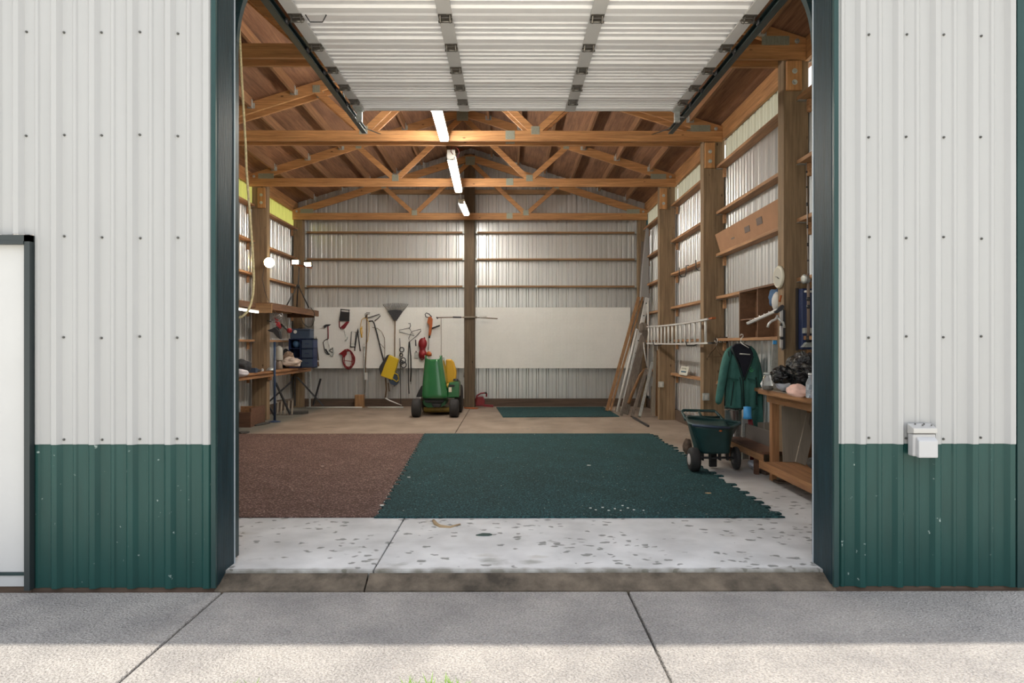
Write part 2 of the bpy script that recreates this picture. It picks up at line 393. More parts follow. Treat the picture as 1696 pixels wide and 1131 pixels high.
def rough_walk():
    t = M['walk'].node_tree; b = t.nodes['Principled BSDF']; src = b.inputs['Base Color'].links[0].from_socket
    tc = [n for n in t.nodes if n.type == 'TEX_COORD'][0]
    n = t.nodes.new('ShaderNodeTexNoise'); n.inputs['Scale'].default_value = 95; n.inputs['Detail'].default_value = 6
    mp = t.nodes.new('ShaderNodeMapping'); mp.inputs['Rotation'].default_value = (0, 0, .6); mp.inputs['Scale'].default_value = (1, 1, 1)
    t.links.new(tc.outputs['Object'], mp.inputs[0]); t.links.new(mp.outputs[0], n.inputs[0])
    r = t.nodes.new('ShaderNodeValToRGB'); r.color_ramp.elements[0].position = .3; r.color_ramp.elements[1].position = .62
    r.color_ramp.elements[0].color = (.62, .60, .58, 1); r.color_ramp.elements[1].color = (1.12, 1.1, 1.08, 1); t.links.new(n.outputs[0], r.inputs[0])
    mx = t.nodes.new('ShaderNodeMix'); mx.data_type = 'RGBA'; mx.blend_type = 'MULTIPLY'; mx.inputs[0].default_value = 1
    t.links.new(src, mx.inputs[6]); t.links.new(r.outputs[0], mx.inputs[7]); t.links.new(mx.outputs[2], b.inputs['Base Color'])
rough_walk()
M['soil'] = mat('dirty_ledge', (.17, .135, .10), .95, 0, 0, 6, .8, 40, (1,1,1), (.045, .036, .026))
M['bounce_ground'] = mat('pale_bounce_gravel', (.80, .76, .68), .95, 0, 0, 3, .8, 30, (1,1,1), (.62, .60, .50))  # unseen gravel kept pale to bounce light into the doorway

Z0 = V((0, 0, 0))
# floor slabs with the control joint under the ridge
fb = MB()
jx = -.79
for a, b_ in ((XL, jx-.004), (jx+.004, XR)): fb.box(a, b_, 3.995, YB+.05, -.16, 0)
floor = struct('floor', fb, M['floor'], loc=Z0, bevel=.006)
struct('floor_underlay', MB().box(XL-.1, XR+.1, 4.02, YB+.1, -.35, -.03), M['soil'], loc=Z0)
# sloping dirty ledge at the sill
lb = MB()
for a, b_ in ((-1.66, jx-.03), (jx-.02, 1.86)):
    lb.prism([(a, 3.862, -.072), (a, 3.99, -.016), (a, 3.99, -.2), (a, 3.862, -.2)], (b_-a, 0, 0))
struct('door_sill', lb, M['soil'], loc=Z0)
# walkway slabs outside
wb = MB()
j1, j2 = -1.61, .675
for a, b_ in ((-9, j1-.006), (j1+.006, j2-.006), (j2+.006, 9)): wb.box(a, b_, 2.66, 3.853, -.22, GR)
struct('walkway', wb, M['walk'], loc=Z0, bevel=.008)
struct('ground', MB().box(-40, 40, -40, 50, -.5, -.14), M['bounce_ground'], loc=Z0)

def prof(u0, u1, pitch=PITCH, phase=0., h=.024, minor=True):
    pts = {round(u0, 5): None, round(u1, 5): None}
    k0 = math.floor((u0-phase)/pitch)-1; k1 = math.ceil((u1-phase)/pitch)+1
    def depth(u):
        d = abs(((u-phase+pitch/2) % pitch)-pitch/2)
        if d <= .014: return h
        if d < .034: return h*(1-(d-.014)/.020)
        if minor:
            e = abs(d-pitch/2)
            if e < .007: return .008
            if e < .015: return .008*(1-(e-.007)/.008)
        return 0
    us = {u0, u1}
    for k in range(k0, k1+1):
        c = phase+k*pitch
        offs = [.014, .034] + ([pitch/2-.015, pitch/2-.007] if minor else [])
        for o in offs:
            for s in (-1, 1):
                u = c+s*o
                if u0 < u < u1: us.add(u)
    us = sorted(us); return [(u, depth(u)) for u in us]
def sheet(mb, axis, u0, u1, z0, z1, plane, out, phase=0., minor=True, ztop=None):
    # corrugated sheet; axis 'x' faces +-Y, axis 'y' faces +-X; out is the side the ribs stand on
    pr = prof(u0, u1, PITCH, phase, .024, minor); vs = []; fs = []
    for u, d in pr:
        zt = ztop(u) if ztop else z1
        for z in (z0, zt):
            vs.append((u, plane+out*d, z) if axis == 'x' else (plane+out*d, u, z))
    for i in range(len(pr)-1): fs.append((2*i, 2*i+2, 2*i+3, 2*i+1))
    mb.add(vs, fs)
    return mb
WH = .754   # height of the wainscot joint
def wf(name, side, x0, x1, phase, white_spans):
    m = MB()
    for a, b_, z0, z1 in white_spans: sheet(m, 'x', a, b_, z0, z1, YF-.004, -1, phase)
    w = struct(name, m, M['white'], loc=Z0, solid=.002)
    g = sheet(MB(), 'x', x0, x1, -.058, WH+.03, YF, -1, phase).build('wainscot', M['green'], w, solid=.002)
    MB().box(x0-.02, x1+.02, YF+.003, YF+.045, -.30, -.05).build('skirt_board', M['skirt'], w)
    scr = MB(); scr.tube([(0, .001, 0), (0, -.004, 0)], .007, 8); scr.tube([(0, -.003, 0), (0, -.009, 0)], .0042, 6)
    first = None
    for zz in (.785, 1.36, 1.925, 2.50, 3.08):
        k = math.floor((x0-3 - phase)/PITCH)
        while True:
            x = phase+k*PITCH+.045; k += 1
            if x > x1: break
            if not any(a+.01 < x < b_-.01 and z0 <= zz <= z1 for a, b_, z0, z1 in white_spans): continue
            if first is None:
                first = scr.build('screw', M['screw'], w, loc=Z0); o = first
            else: o = first.copy(); COL.objects.link(o)
            o.location = (x+random.uniform(-.003, .003), YF-.006, zz+random.uniform(-.006, .006))
    return w
wf('wall_front_left', 'l', -2.683, -1.674, -2.344, [(-2.683, -1.674, WH, 4.35), (XL, -2.683, 1.94, 4.35)])
wf('wall_front_right', 'r', 1.867, 2.888, 2.007, [(1.867, 2.888, WH, 4.35)])
# gable over the doorway and above the eaves line
gm = MB(); sheet(gm, 'x', -1.674, 1.867, 3.93, 5, YF, -1, -2.344, ztop=lambda u: roof_z(u, -.01))
sheet(gm, 'x', XL, -1.674, 4.35, 5, YF, -1, -2.344, ztop=lambda u: max(4.351, roof_z(u, -.01)))
sheet(gm, 'x', 1.867, XR, 4.30, 5, YF, -1, 2.007, ztop=lambda u: max(4.301, roof_z(u, -.01)))
gb = struct('wall_front_gable', gm, M['white'], loc=Z0, solid=.002)
MB().box(-1.66, 1.85, YF+.01, YF+.20, 3.90, 4.12).build('header_beam', M['gwood'], gb)
# corner trim
ct = MB(); ct.box(2.886, 2.978, YF-.026, YF-.020, -.06, 4.3); ct.box(2.972, 2.978, YF-.02, YF+.07, -.06, 4.3); ct.box(2.886, 2.890, YF-.02, YF, -.06, 4.3)
struct('trim_1', ct, M['gtrim'], loc=Z0)
# doorway jambs
for s, (xo, xi, xt0, xt1) in enumerate(((-1.80, -1.652, -1.676, -1.650), (1.99, 1.845, 1.843, 1.869))):
    j = struct('trim_%d' % (s+2), MB().box(min(xo, xi), max(xo, xi), YF+.006, 4.125, -.055, 3.90), M['gwood'], loc=Z0, bevel=.006)
    MB().box(xt0, xt1, YF-.026, YF-.004, -.055, 3.9).build('edge_flashing', M['gtrim'], j)
    e = -1.6525 if s == 0 else 1.8455
    MB().box(min(e, e+(.005 if s == 0 else -.005)), max(e, e+(.005 if s == 0 else -.005)), 4.118, 4.128, -.02, 3.9).build('weather_seal', M['edge'], j)

# white side door at far left
wd = struct('door_1', MB().box(-4.4, -2.722, YF-.012, YF+.03, .035, 1.885), mat('white_door_panel', (.47, .475, .48), .5, 0, .03, 2), loc=Z0)
fr = MB(); fr.box(-4.45, -2.680, YF-.045, YF-.012, 1.895, 1.932); fr.box(-2.712, -2.680, YF-.045, YF-.005, -.06, 1.932); fr.box(-4.45, -2.712, YF-.05, YF-.013, 1.880, 1.897)
fr.build('frame', M['dark'] if False else mat('door_frame_dark', sr(38, 46, 48), .5), wd)
MB().box(-4.4, -2.712, YF-.024, YF-.012, .018, .034).build('drip_edge', M['track'], wd)
MB().box(-4.4, -2.712, YF-.018, YF+.03, -.045, .016).build('kick_strip', mat('pale_strip', (.42, .43, .44), .4), wd)
struct('trim_4', MB().box(-9, -2.7, YF-.0, YF+.04, -.3, -.05), M['skirt'], loc=Z0)

# interior wall sheets
WZ0, WZ1 = 3.75, 4.10
def side_wall(name, X, out):
    m = MB(); sheet(m, 'y', YF+.02, YB, -.02, WZ0+.03, X, out, .05); sheet(m, 'y', YF+.02, YB, WZ1-.01, 4.316, X, out, .05)
    return struct(name, m, M['inner'], loc=Z0, solid=.002)
side_wall('wall_left', XL, -1); side_wall('wall_right', XR, 1)
m = MB(); sheet(m, 'x', XL, XR, -.02, 5, YB, 1, -.02, ztop=lambda u: roof_z(u, .02)); struct('wall_back', m, M['inner'], loc=Z0, solid=.002)

def translucent(name, col, f=.75):
    m = bpy.data.materials.new(name); m.use_nodes = True; t = m.node_tree; t.nodes.clear()
    o = t.nodes.new('ShaderNodeOutputMaterial'); a = t.nodes.new('ShaderNodeBsdfTranslucent'); d = t.nodes.new('ShaderNodeBsdfDiffuse'); x = t.nodes.new('ShaderNodeMixShader')
    a.inputs[0].default_value = (*col, 1); d.inputs[0].default_value = (*col, 1); x.inputs[0].default_value = f
    t.links.new(d.outputs[0], x.inputs[1]); t.links.new(a.outputs[0], x.inputs[2]); t.links.new(x.outputs[0], o.inputs[0]); return m
M['panR'] = translucent('translucent_panel', (.58, .57, .50), .8); M['panL'] = translucent('translucent_panel_tree_light', (.66, .66, .34), .85)  # left panels: green light from trees outside put into the colour
n = 0
for side, X, out, mm in (('left', XL, -1, M['panL']), ('right', XR, 1, M['panR'])):
    for k in range(4):
        n += 1
        y0, y1 = TY[k]+.02, TY[k+1]-.02
        w = struct('window_%d' % n, sheet(MB(), 'y', y0, y1, WZ0, WZ1, X-out*.004, out, .05), mm, loc=Z0, solid=.0015)

# roof: plywood deck on purlins, metal above
RY0, RY1 = 3.36, 14.9
for s in (-1, 1):
    xe = XC+s*3.98
    def pl(off, x): return (x, roof_z(x, off))
    a, b_ = pl(0, xe), pl(0, XC)
    mm = MB(); mm.prism([(a[0], RY0, a[1]), (b_[0], RY0, b_[1]), (b_[0], RY0, b_[1]+.014), (a[0], RY0, a[1]+.014)], (0, RY1-RY0, 0))
    c = struct('ceiling_left' if s < 0 else 'ceiling_right', mm, M['ply'], loc=Z0)
    rr = MB(); nseg = 34
    pts = []
    for i in range(nseg+1):
        y = RY0+(RY1-RY0)*i/nseg
        for dy, h in ((0, .03), (.02, .045), (.04, .03)):
            pts.append((min(y+dy, RY1), h))
    vs = []; fs = []
    for y, h in pts: vs += [(a[0], y, a[1]+h), (b_[0], y, b_[1]+h)]
    for i in range(len(pts)-1): fs.append((2*i, 2*i+2, 2*i+3, 2*i+1))
    rr.add(vs, fs); rr.build('roof_metal', M['gtrim'], c)
    f = MB(); f.prism([(a[0], RY0-.03, a[1]+.03), (b_[0], RY0-.03, b_[1]+.03), (b_[0], RY0-.03, b_[1]-.15), (a[0], RY0-.03, a[1]-.15)], (0, .03, 0)); f.build('barge_board', M['gwood'], c)
    # eave beam above the translucent strip
    xw = XL+.03 if s < 0 else XR-.03
    struct('trim_%d' % (5 if s < 0 else 6), MB().box(xw-.02, xw+.02, YF+.05, YB-.02, WZ1-.005, 4.318), M['fir_y'], loc=Z0)
    # gable collar boards
bk = struct('baseboard_back', MB().box(XL+.02, XR-.02, YB-.075, YB-.03, 0, .165), M['skirt'], loc=Z0)
struct('trim_7', MB().box(XL-.03, XL+.012, YB-.03, YB+.03, -.1, 4.34), M['gtrim'], loc=Z0); struct('trim_8', MB().box(XR-.012, XR+.03, YB-.03, YB+.03, -.1, 4.34), M['gtrim'], loc=Z0)
struct('baseboard_left', MB().box(XL+.01, XL+.05, YF+.1, YB-.08, 0, .18), M['skirt'], loc=Z0)
struct('baseboard_right', MB().box(XR-.05, XR-.01, YF+.1, YB-.08, 0, .18), M['skirt'], loc=Z0)

# ------------------------------------------------------------------ posts
ORD = ['first', 'second', 'third', 'fourth', 'fifth', 'sixth', 'seventh', 'eighth']
def post(x0, x1, y0, y1, z1, label, block=None, mt='post'):
    t = thing('timber_post', ((x0+x1)/2, (y0+y1)/2, 0), label, 'post')
    MB().box(x0, x1, y0, y1, 0, z1).build('post_timber', M[mt], t, bevel=.006)
    if block:
        bx0, bx1, bz0, bz1 = block
        b = MB().box(bx0, bx1, y0-.040, y0-.001, bz0, bz1).build('bolted_block', M['fir_z'], t, bevel=.003)
        for k in (.36, .74):
            zz = bz1-(bz1-bz0)*k; xx = (bx0+bx1)/2
            q = MB(); q.tube([(xx, y0-.038, zz), (xx, y0-.046, zz)], .026, 14); q.tube([(xx, y0-.046, zz), (xx, y0-.062, zz)], .015, 6); q.build('bolt', M['galv'], b)
    return t
post(2.700, 2.945, 6.68, 6.83, 4.25, 'nearest timber post on the right wall, with the round clock on its side', (2.718, 2.862, 3.80, 4.085))
post(2.655, 2.940, 9.28, 9.44, 4.21, 'timber post on the right wall behind the green jacket and wooden hanger', (2.667, 2.800, 3.71, 4.055))
post(2.632, 2.905, 11.88, 12.03, 4.19, 'timber post on the right wall crossed by the far half of the ladder', (2.632, 2.757, 3.67, 4.03))
post(2.715, 2.885, 14.28, 14.44, 4.15, 'slim corner post at the back right behind the leaning boards')
post(-4.457, -4.197, 11.88, 12.03, 4.19, 'timber post on the left wall beside the lit clamp lamp', (-4.345, -4.215, 3.68, 4.03))
post(-4.49, -4.30, 14.28, 14.44, 4.15, 'slim corner post at the back left behind the work light tripod')
post(-4.457, -4.197, 9.28, 9.44, 4.21, 'left wall timber post nearest the doorway, mostly behind the front wall', (-4.345, -4.215, 3.71, 4.055))
post(-.925, -.705, 14.27, 14.42, 5.30, 'tall dark timber post in the middle of the back wall', mt='postdk')

# ------------------------------------------------------------------ trusses
def truss(y, zc, label, th=.040, near=None, dark=False):
    t = thing('roof_truss', (XC, y, zc), label, 'roof truss', rz=0)
    mx = M['fir_x']; ch = .142; hs = 3.70
    x0, x1 = XC-hs, XC+hs
    MB().box(x0, x1, y, y+th, zc-ch, zc).build('bottom_chord', mx, t, bevel=.003)
    zt = lambda x: zc+.062+.315*(hs-abs(x-XC))
    for s in (-1, 1):
        xe = XC+s*hs; m = MB()
        xi = XC+s*(hs-.62)
        pts = [(xe, y, zc+.001), (xe, y, zt(xe)), (XC, y, zt(XC)), (XC, y, zt(XC)-.145), (XC+s*(hs-.42), y, zt(XC+s*(hs-.42))-.145), (XC+s*(hs-.42), y, zc+.001)]
        m.prism(pts, (0, th, 0)).build('top_chord', mx, t)
        xb = XC+s*1.162; xm = XC+s*1.80; xr = XC+s*.02
        for (xa, za) in ((xm, zt(xm)-.12), (xr, zt(XC)-.17)):
            p = V((xb+(.0 if xa == xm else 0)+s*(.035 if xa == xm else -.035), y+th/2, zc+.005)); q = V((xa, y+th/2, za))
            MB().beam(p, q, th*.96, .088, up=(0, -1, 0) if False else V((0, 1, 0)).cross((q-p).normalized())).build('web', mx, t)
        def plate(cx, cz, w, h):
            g = MB().box(cx-w/2, cx+w/2, y-.004, y-.0005, cz-h/2, cz+h/2)
            n = int(w/.022)
            for i in range(n): 
                xx = cx-w/2+(i+.5)*w/n; g.box(xx-.004, xx+.004, y-.008, y-.004, cz-h/2+.006, cz+h/2-.006)
            g.build('nail_plate', M['galvdk'], t)
        plate(xb, zc+.005, .115, .11); plate(XC+s*(hs-.30), zc+.036, .27, .088)
        plate(xm, zt(xm)-.10, .10, .10)
        q = MB().tube([(xe-s*.09, y-.001, zc+.03), (xe-s*.09, y-.008, zc+.03)], .024, 12); q.tube([(xe-s*.09, y-.008, zc+.03), (xe-s*.09, y-.02, zc+.03)], .013, 6); q.build('bolt', M['galv'], t)
    plate(XC+.82, zc-.06, .125, .12); plate(XC, zt(XC)-.14, .20, .18)
    return t
truss(6.68-.040, 4.243, 'foremost visible roof truss, its bottom chord passing above the overhead door')
truss(6.832, 4.243, 'roof truss directly behind the nearest one, on the far side of the first post')
truss(9.28-.040, 4.21, 'roof truss at the rear end of the door track, nearest tube light against it')
truss(9.442, 4.21, 'roof truss just behind the one that meets the door track end')
truss(11.88-.040, 4.196, 'roof truss between the long tube light and the small bright light')
truss(14.23, 4.055, 'rearmost roof truss standing against the back wall')
truss(4.14, 4.243, 'frontmost roof truss just inside the doorway wall')

# ------------------------------------------------------------------ purlins
PX = [3.26, 2.68, 2.10, 1.55, 1.0, .45]
bay_name = ['above the overhead door', 'in the second bay', 'in the third bay', 'in the rear bay']
spans = [(4.18, 6.64), (6.872, 9.24), (9.482, 11.84), (11.88, 14.23)]
for bi, (a, b_) in enumerate(spans):
    L = b_-a
    for s in (-1, 1):
        proto = None
        for i, px in enumerate(PX):
            x = XC+s*px; z = roof_z(x, -.075)
            lab = '%s purlin from the ridge on the %s roof slope, %s' % (ORD[5-i], 'left' if s < 0 else 'right', bay_name[bi])
            if proto is None:
                t = thing('roof_purlin', (x, a, z), lab, 'roof purlin', 'purlins under the roof deck')
                MB().box(x-.019, x+.019, a+.003, b_-.003, z-.07, z+.068).build('purlin_board', M['purlin'], t)
                for yy in (a, b_):
                    e = 1 if yy == a else -1
                    h = MB(); h.box(x-.024, x-.020, min(yy, yy+e*.05), max(yy, yy+e*.05), z-.075, z+.04); h.box(x+.020, x+.024, min(yy, yy+e*.05), max(yy, yy+e*.05), z-.075, z+.04)
                    h.box(x-.024, x+.024, min(yy, yy+e*.05), max(yy, yy+e*.05), z-.079, z-.073); h.box(x-.052, x-.022, min(yy, yy+e*.002), max(yy, yy+e*.002), z-.075, z+.0); h.box(x+.022, x+.052, min(yy, yy+e*.002), max(yy, yy+e*.002), z-.075, z+.0)
                    h.build('joist_hanger', M['galv'], t)
                proto = t
            else:
                t = dup(proto, (x, a, z)); t['label'] = lab

# ------------------------------------------------------------------ wall girts
GZS = [3.73, 3.12, 2.55, 1.97, 1.40, .82]
def girt(p0, p1, mat_, label, size, hangers, group):
    (x0, y0, z0), (x1, y1, z1) = p0, p1
    t = thing('wall_girt', ((x0+x1)/2, (y0+y1)/2, z0), label, 'wall girt', group)
    MB().box(x0, x1, y0, y1, z0, z1).build('girt_board', mat_, t, bevel=.002)
    if hangers == 'y':
        for yy, e in ((y0, 1), (y1, -1)):
            h = MB(); a, b_ = sorted((yy-e*.004, yy+e*.045)); h.box(x0-.002, x1+.002, a, b_, z0-.006, z0-.001)
            h.box(x0+.02, x1-.02, a, b_, z1+.001, z1+.004); h.build('joist_hanger', M['galv'], t)
        s_ = 1 if x0 > 0 else -1; xa, xb = (x1-.05, x1-.012) if s_ > 0 else (x0+.012, x0+.05)
        MB().box(xa, xb, y1-.085, y1-.047, z0-.13, z0-.008).build('cleat', mat_, t)
    else:
        for xx, e in ((x0, 1), (x1, -1)):
            a, b_ = sorted((xx-e*.004, xx+e*.04)); MB().box(a, b_, y0-.003, y0-.0005, z0-.006, z1+.006).build('joist_hanger', M['galv'], t)
    return t
rows = ['top row', 'second row down', 'third row down', 'fourth row down', 'fifth row down', 'lowest row']
cut = [(4.13, 6.675), (6.835, 9.275), (9.445, 11.875), (12.035, 14.275)]
bays = ['first bay beside the doorway', 'second bay', 'third bay', 'rear bay']
for bi, (a, b_) in enumerate(cut):
    for ri, z in enumerate(GZS):
        zz = z+(.012 if ri == 0 else 0)
        girt((2.825, a, zz-.038), (XR-.004, b_, zz), M['girt_y'], 'right wall girt, %s, in the %s' % (rows[ri], bays[bi]), 0, 'y', 'horizontal girts on the right wall')
        if bi == 0: continue
        girt((XL+.004, a, zz-.038), (-4.40, b_, zz), M['girt_y'], 'left wall girt, %s, in the %s' % (rows[ri], bays[bi]), 0, 'y', 'horizontal girts on the left wall')
for (x0, x1, w) in ((-4.295, -.93, 'left'), (-.70, 2.71, 'right')):
    for z, r in ((3.70, 'highest full-width row below the truss chord'), (3.135, 'middle row'), (2.56, 'lowest row above the white pegboard')):
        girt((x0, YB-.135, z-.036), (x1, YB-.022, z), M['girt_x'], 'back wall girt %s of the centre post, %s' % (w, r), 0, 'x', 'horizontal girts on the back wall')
girt((-2.95, YB-.135, 4.50), (1.35, YB-.022, 4.585), M['girt_x'], 'gable girt high on the back wall inside the rearmost truss', 0, 'x', None)
for (x0, x1, z, w) in ((-1.9, .3, 4.98, 'small'),):
    pass

# ------------------------------------------------------------------ pegboards
def pegmat():
    m = mat('white_pegboard', (.88, .87, .83), .6, 0, .03, 3)
    t = m.node_tree; b = t.nodes['Principled BSDF']; src = b.inputs['Base Color'].links[0].from_socket
    tc = [n for n in t.nodes if n.type == 'TEX_COORD'][0]
    mp = t.nodes.new('ShaderNodeMapping'); mp.inputs['Scale'].default_value = (39.4, 39.4, 39.4); t.links.new(tc.outputs['Object'], mp.inputs[0])
    fr_ = t.nodes.new('ShaderNodeVectorMath'); fr_.operation = 'FRACTION'; t.links.new(mp.outputs[0], fr_.inputs[0])
    sb = t.nodes.new('ShaderNodeVectorMath'); sb.operation = 'SUBTRACT'; t.links.new(fr_.outputs[0], sb.inputs[0]); sb.inputs[1].default_value = (.5, .5, .5)
    ml = t.nodes.new('ShaderNodeVectorMath'); ml.operation = 'MULTIPLY'; t.links.new(sb.outputs[0], ml.inputs[0]); ml.inputs[1].default_value = (1, 0, 1)
    ln = t.nodes.new('ShaderNodeVectorMath'); ln.operation = 'LENGTH'; t.links.new(ml.outputs[0], ln.inputs[0])
    lt = t.nodes.new('ShaderNodeMath'); lt.operation = 'LESS_THAN'; t.links.new(ln.outputs['Value'], lt.inputs[0]); lt.inputs[1].default_value = .15
    mx = t.nodes.new('ShaderNodeMix'); mx.data_type = 'RGBA'; t.links.new(lt.outputs[0], mx.inputs[0]); t.links.new(src, mx.inputs[6]); mx.inputs[7].default_value = (.12, .10, .08, 1)
    t.links.new(mx.outputs[2], b.inputs['Base Color']); return m
M['peg'] = pegmat()
PY = YB-.145     # pegboard front plane
def pegboard(x0, x1, label):
    o = MB().box(x0, x1, PY, PY+.008, .812, 2.10).build('pegboard', M['peg'], loc=((x0+x1)/2, PY, .812))
    tag(o, label, 'pegboard'); return o
pegboard(-4.10, -.925, 'white pegboard left of the centre post, hung with garden tools')
pegboard(-.700, 2.575, 'empty white pegboard right of the centre post')

# ------------------------------------------------------------------ overhead door, open under the roof
def dz(y): return HC+2.435+.0275*(y-4.9)       # underside height along the tracks
DX0, DX1 = -1.62, 1.835
dy = [4.50, 5.07, 5.60, 6.10, 6.545, 6.965, 7.305]
door = thing('overhead_door', ((DX0+DX1)/2, 5.9, dz(5.9)), 'white sectional overhead door rolled open under the trusses', 'garage door')
for i in range(len(dy)-1):
    a, b_ = dy[i]+.002, dy[i+1]-.002; L = b_-a
    k = [(0, 0), (.05, .0), (.12, .0), (.14, .020), (.28, .020), (.287, .009), (.297, .009), (.304, .020), (.45, .020), (.457, .009), (.467, .009), (.474, .020), (.62, .020), (.627, .009), (.637, .009), (.644, .020), (.78, .020), (.80, .0), (.92, .0), (.95, .008), (.965, .008), (1, 0)]
    vs = []; fs = []
    for t_, d in k:
        y = a+t_*L; z = dz(y)+d
        vs += [(DX0, y, z), (DX1, y, z)]
    for q in range(len(k)-1): fs.append((2*q, 2*q+1, 2*q+3, 2*q+2))
    m = MB().add(vs, fs)
    zt = .045
    m.add([(DX0, a, dz(a)), (DX1, a, dz(a)), (DX1, b_, dz(b_)), (DX0, b_, dz(b_)), (DX0, a, dz(a)+zt), (DX1, a, dz(a)+zt), (DX1, b_, dz(b_)+zt), (DX0, b_, dz(b_)+zt)], [(4, 5, 6, 7), (0, 4, 7, 3), (1, 2, 6, 5), (2, 3, 7, 6), (0, 1, 5, 4)])
    p = m.build('door_section', M['doorw'], door)
    for x, w in ((DX0+.045, .095), (-.468, .105), (.658, .105), (DX1-.045, .095)):
        s_ = MB(); s_.obox((x, (a+b_)/2, dz((a+b_)/2)-.007), (w/2, 0, 0), (0, L/2-.004, .0275*(L/2-.004)), (0, 0, .006)); s_.build('stile', M['strap'], p)
# bottom weather strip at the far end
MB().tube([(DX0, 7.322, dz(7.32)+.018), (DX1, 7.322, dz(7.32)+.018)], .020, 10).build('bottom_seal', M['strap'], door)
def hinge(x, y, edge=0):
    z = dz(y)-.014
    g = MB()
    g.box(x-.050, x+.050, y-.058, y-.010, z-.006, z-.001); g.box(x-.050, x+.050, y+.010, y+.042, z-.006, z-.001)
    for sx in (-.036, .036): g.prism([(x+sx-.003, y-.045, z), (x+sx-.003, y+.03, z), (x+sx-.003, y+.006, z-.044), (x+sx-.003, y-.012, z-.044)], (.006, 0, 0))
    g.tube([(x-.052, y, z-.032), (x+.052, y, z-.032)], .010, 8)
    if edge: g.tube([(x, y, z-.032), (x+edge*.075, y, z-.032)], .0055, 8)
    o = g.build('hinge', M['hinge'], door)
    if edge:
        MB().lathe((x+edge*.062, y, z-.032), [(.010, 0), (.023, .002), (.023, .018), (.010, .020)], (edge, 0, 0), 14).build('roller', M['dark'], o)
for y in dy[1:-1]:
    for x, e in ((DX0+.050, -1), (-.468, 0), (.658, 0), (DX1-.050, 1)): hinge(x, y, e)
# corner brackets and lift handle
for x, e in ((DX0+.03, -1), (DX1-.03, 1)):
    y = 7.27; z = dz(y)-.012
    g = MB(); g.box(x-.045, x+.045, y-.13, y+.04, z-.006, z); g.box(x-.028, x+.028, y+.02, y+.05, z-.10, z-.004); g.box(x-.028, x+.028, y+.0, y+.05, z-.115, z-.10)
    g.tube([(x, y+.035, z-.055), (x+e*.08, y+.035, z-.055)], .006, 8)
    g.build('bottom_bracket', M['galv'], door)
hx = -1.50; hy = 5.05
h = MB(); zz = dz(hy)-.006
h.tube([(hx, hy, zz), (hx+.02, hy+.01, zz-.03), (hx+.03, hy+.02, zz-.045), (hx+.12, hy+.02, zz-.045), (hx+.135, hy+.01, zz-.03), (hx+.155, hy, zz)], .0045, 8)
h.tube([(hx+.03, hy+.03, zz-.038), (hx+.12, hy+.03, zz-.038)], .0035, 6); h.build('lift_handle', M['dark'], door)

def track(x, e, label):
    t = thing('door_track', (x, 6, dz(6)-.04), label, 'door track')
    pts = [(x, 4.16, .02), (x, 4.16, 3.05)] + [(x, 4.16+.36*(1-math.cos(a)), 3.05+.36*math.sin(a)+.27*(a/(math.pi/2))) for a in [math.pi/2*i/8 for i in range(1, 9)]]
    yl = 4.52
    g = MB()
    # straight run: C section plus angle iron
    y0, y1 = yl, 7.95
    def bar(cx, cz, w, h_, m): m.obox((cx, (y0+y1)/2, dz((y0+y1)/2)+cz), (w/2, 0, 0), (0, (y1-y0)/2, .0275*(y1-y0)/2), (0, 0, h_/2))
    bar(x+e*.026, -.040, .003, .056, g); bar(x, -.012, .052, .003, g); bar(x, -.068, .052, .003, g); bar(x-e*.026, -.017, .003, .012, g); bar(x-e*.026, -.063, .003, .012, g)
    rail = g.build('track_rail', M['track'], t)
    a_ = MB(); bar(x+e*.044, -.005, .030, .004, a_); bar(x+e*.030, .026, .004, .062, a_); a_.build('angle_iron', M['track'], t)
    c = MB(); c.beam((x, 4.16, .03), (x, 4.16, 3.05), .052, .05, (0, 1, 0))
    for i in range(1, len(pts)-1): c.beam(pts[i], pts[i+1], .052, .04, (0, 1, .2))
    c.build('curved_rail', M['track'], t)
    hb = MB(); ye = 7.88
    hb.beam((x+e*.045, ye, dz(ye)+.0), (x+e*.045, ye+1.28, dz(ye)+.30), .03, .004, (0, 0, 1)); hb.beam((x+e*.05, ye-.6, dz(ye)), (x+e*.05, ye-.95, 4.10), .03, .004, (1, 0, 0))
    hb.build('hanger_strap', M['track'], t)
    return t
track(DX0-.055, -1, 'dark steel door track on the left edge of the open door')
track(DX1+.055, 1, 'dark steel door track on the right edge of the open door')

# rope hanging inside the left jamb
D = 4.75
rp = [P(x, y, D) for x, y in ((395, -120), (396, 0), (397.5, 53), (401, 127), (407.6, 240), (409, 282), (413, 333), (418, 399), (420.5, 440), (421.2, 463), (420, 485), (416.5, 503), (411, 516), (402, 524), (390, 527.5), (376, 524), (366, 510))]
tag(MB().tube(rp, .0088, 8).build('pull_rope', M['rope']), 'frayed yellow pull rope hanging beside the left door jamb', 'rope')

# ------------------------------------------------------------------ tube lights
def tube_light(p, q, label, glow, gap=.080, r=.019, w=.122):
    p, q = V(p), V(q); d = (q-p).normalized(); side = V((1, 0, 0)); up = side.cross(d); up = -up if up.z < 0 else up
    t = thing('tube_light', (p+q)/2, label, 'ceiling light', 'tube lights under the ridge')
    MB().obox((p+q)/2+up*.045, side*w/2, d*((q-p).length/2+.02), up*.018).build('housing', M['cream'], t, bevel=.004)
    for s in (-1, 1):
        MB().tube([p+side*s*gap/2+d*.03, q+side*s*gap/2-d*.03], r, 12).build('fluorescent_tube', glow, t)
    for e in (p, q):
        k = MB(); dd = d if e == p else -d
        k.obox(e+up*.012, side*w*.42, d*.012, up*.035)
        for s in (-1, 1): k.tube([e+side*s*gap/2, e+side*s*gap/2+dd*.03], r*.85, 10)
        k.build('lamp_holder', M['offwhite'], t)
    return t
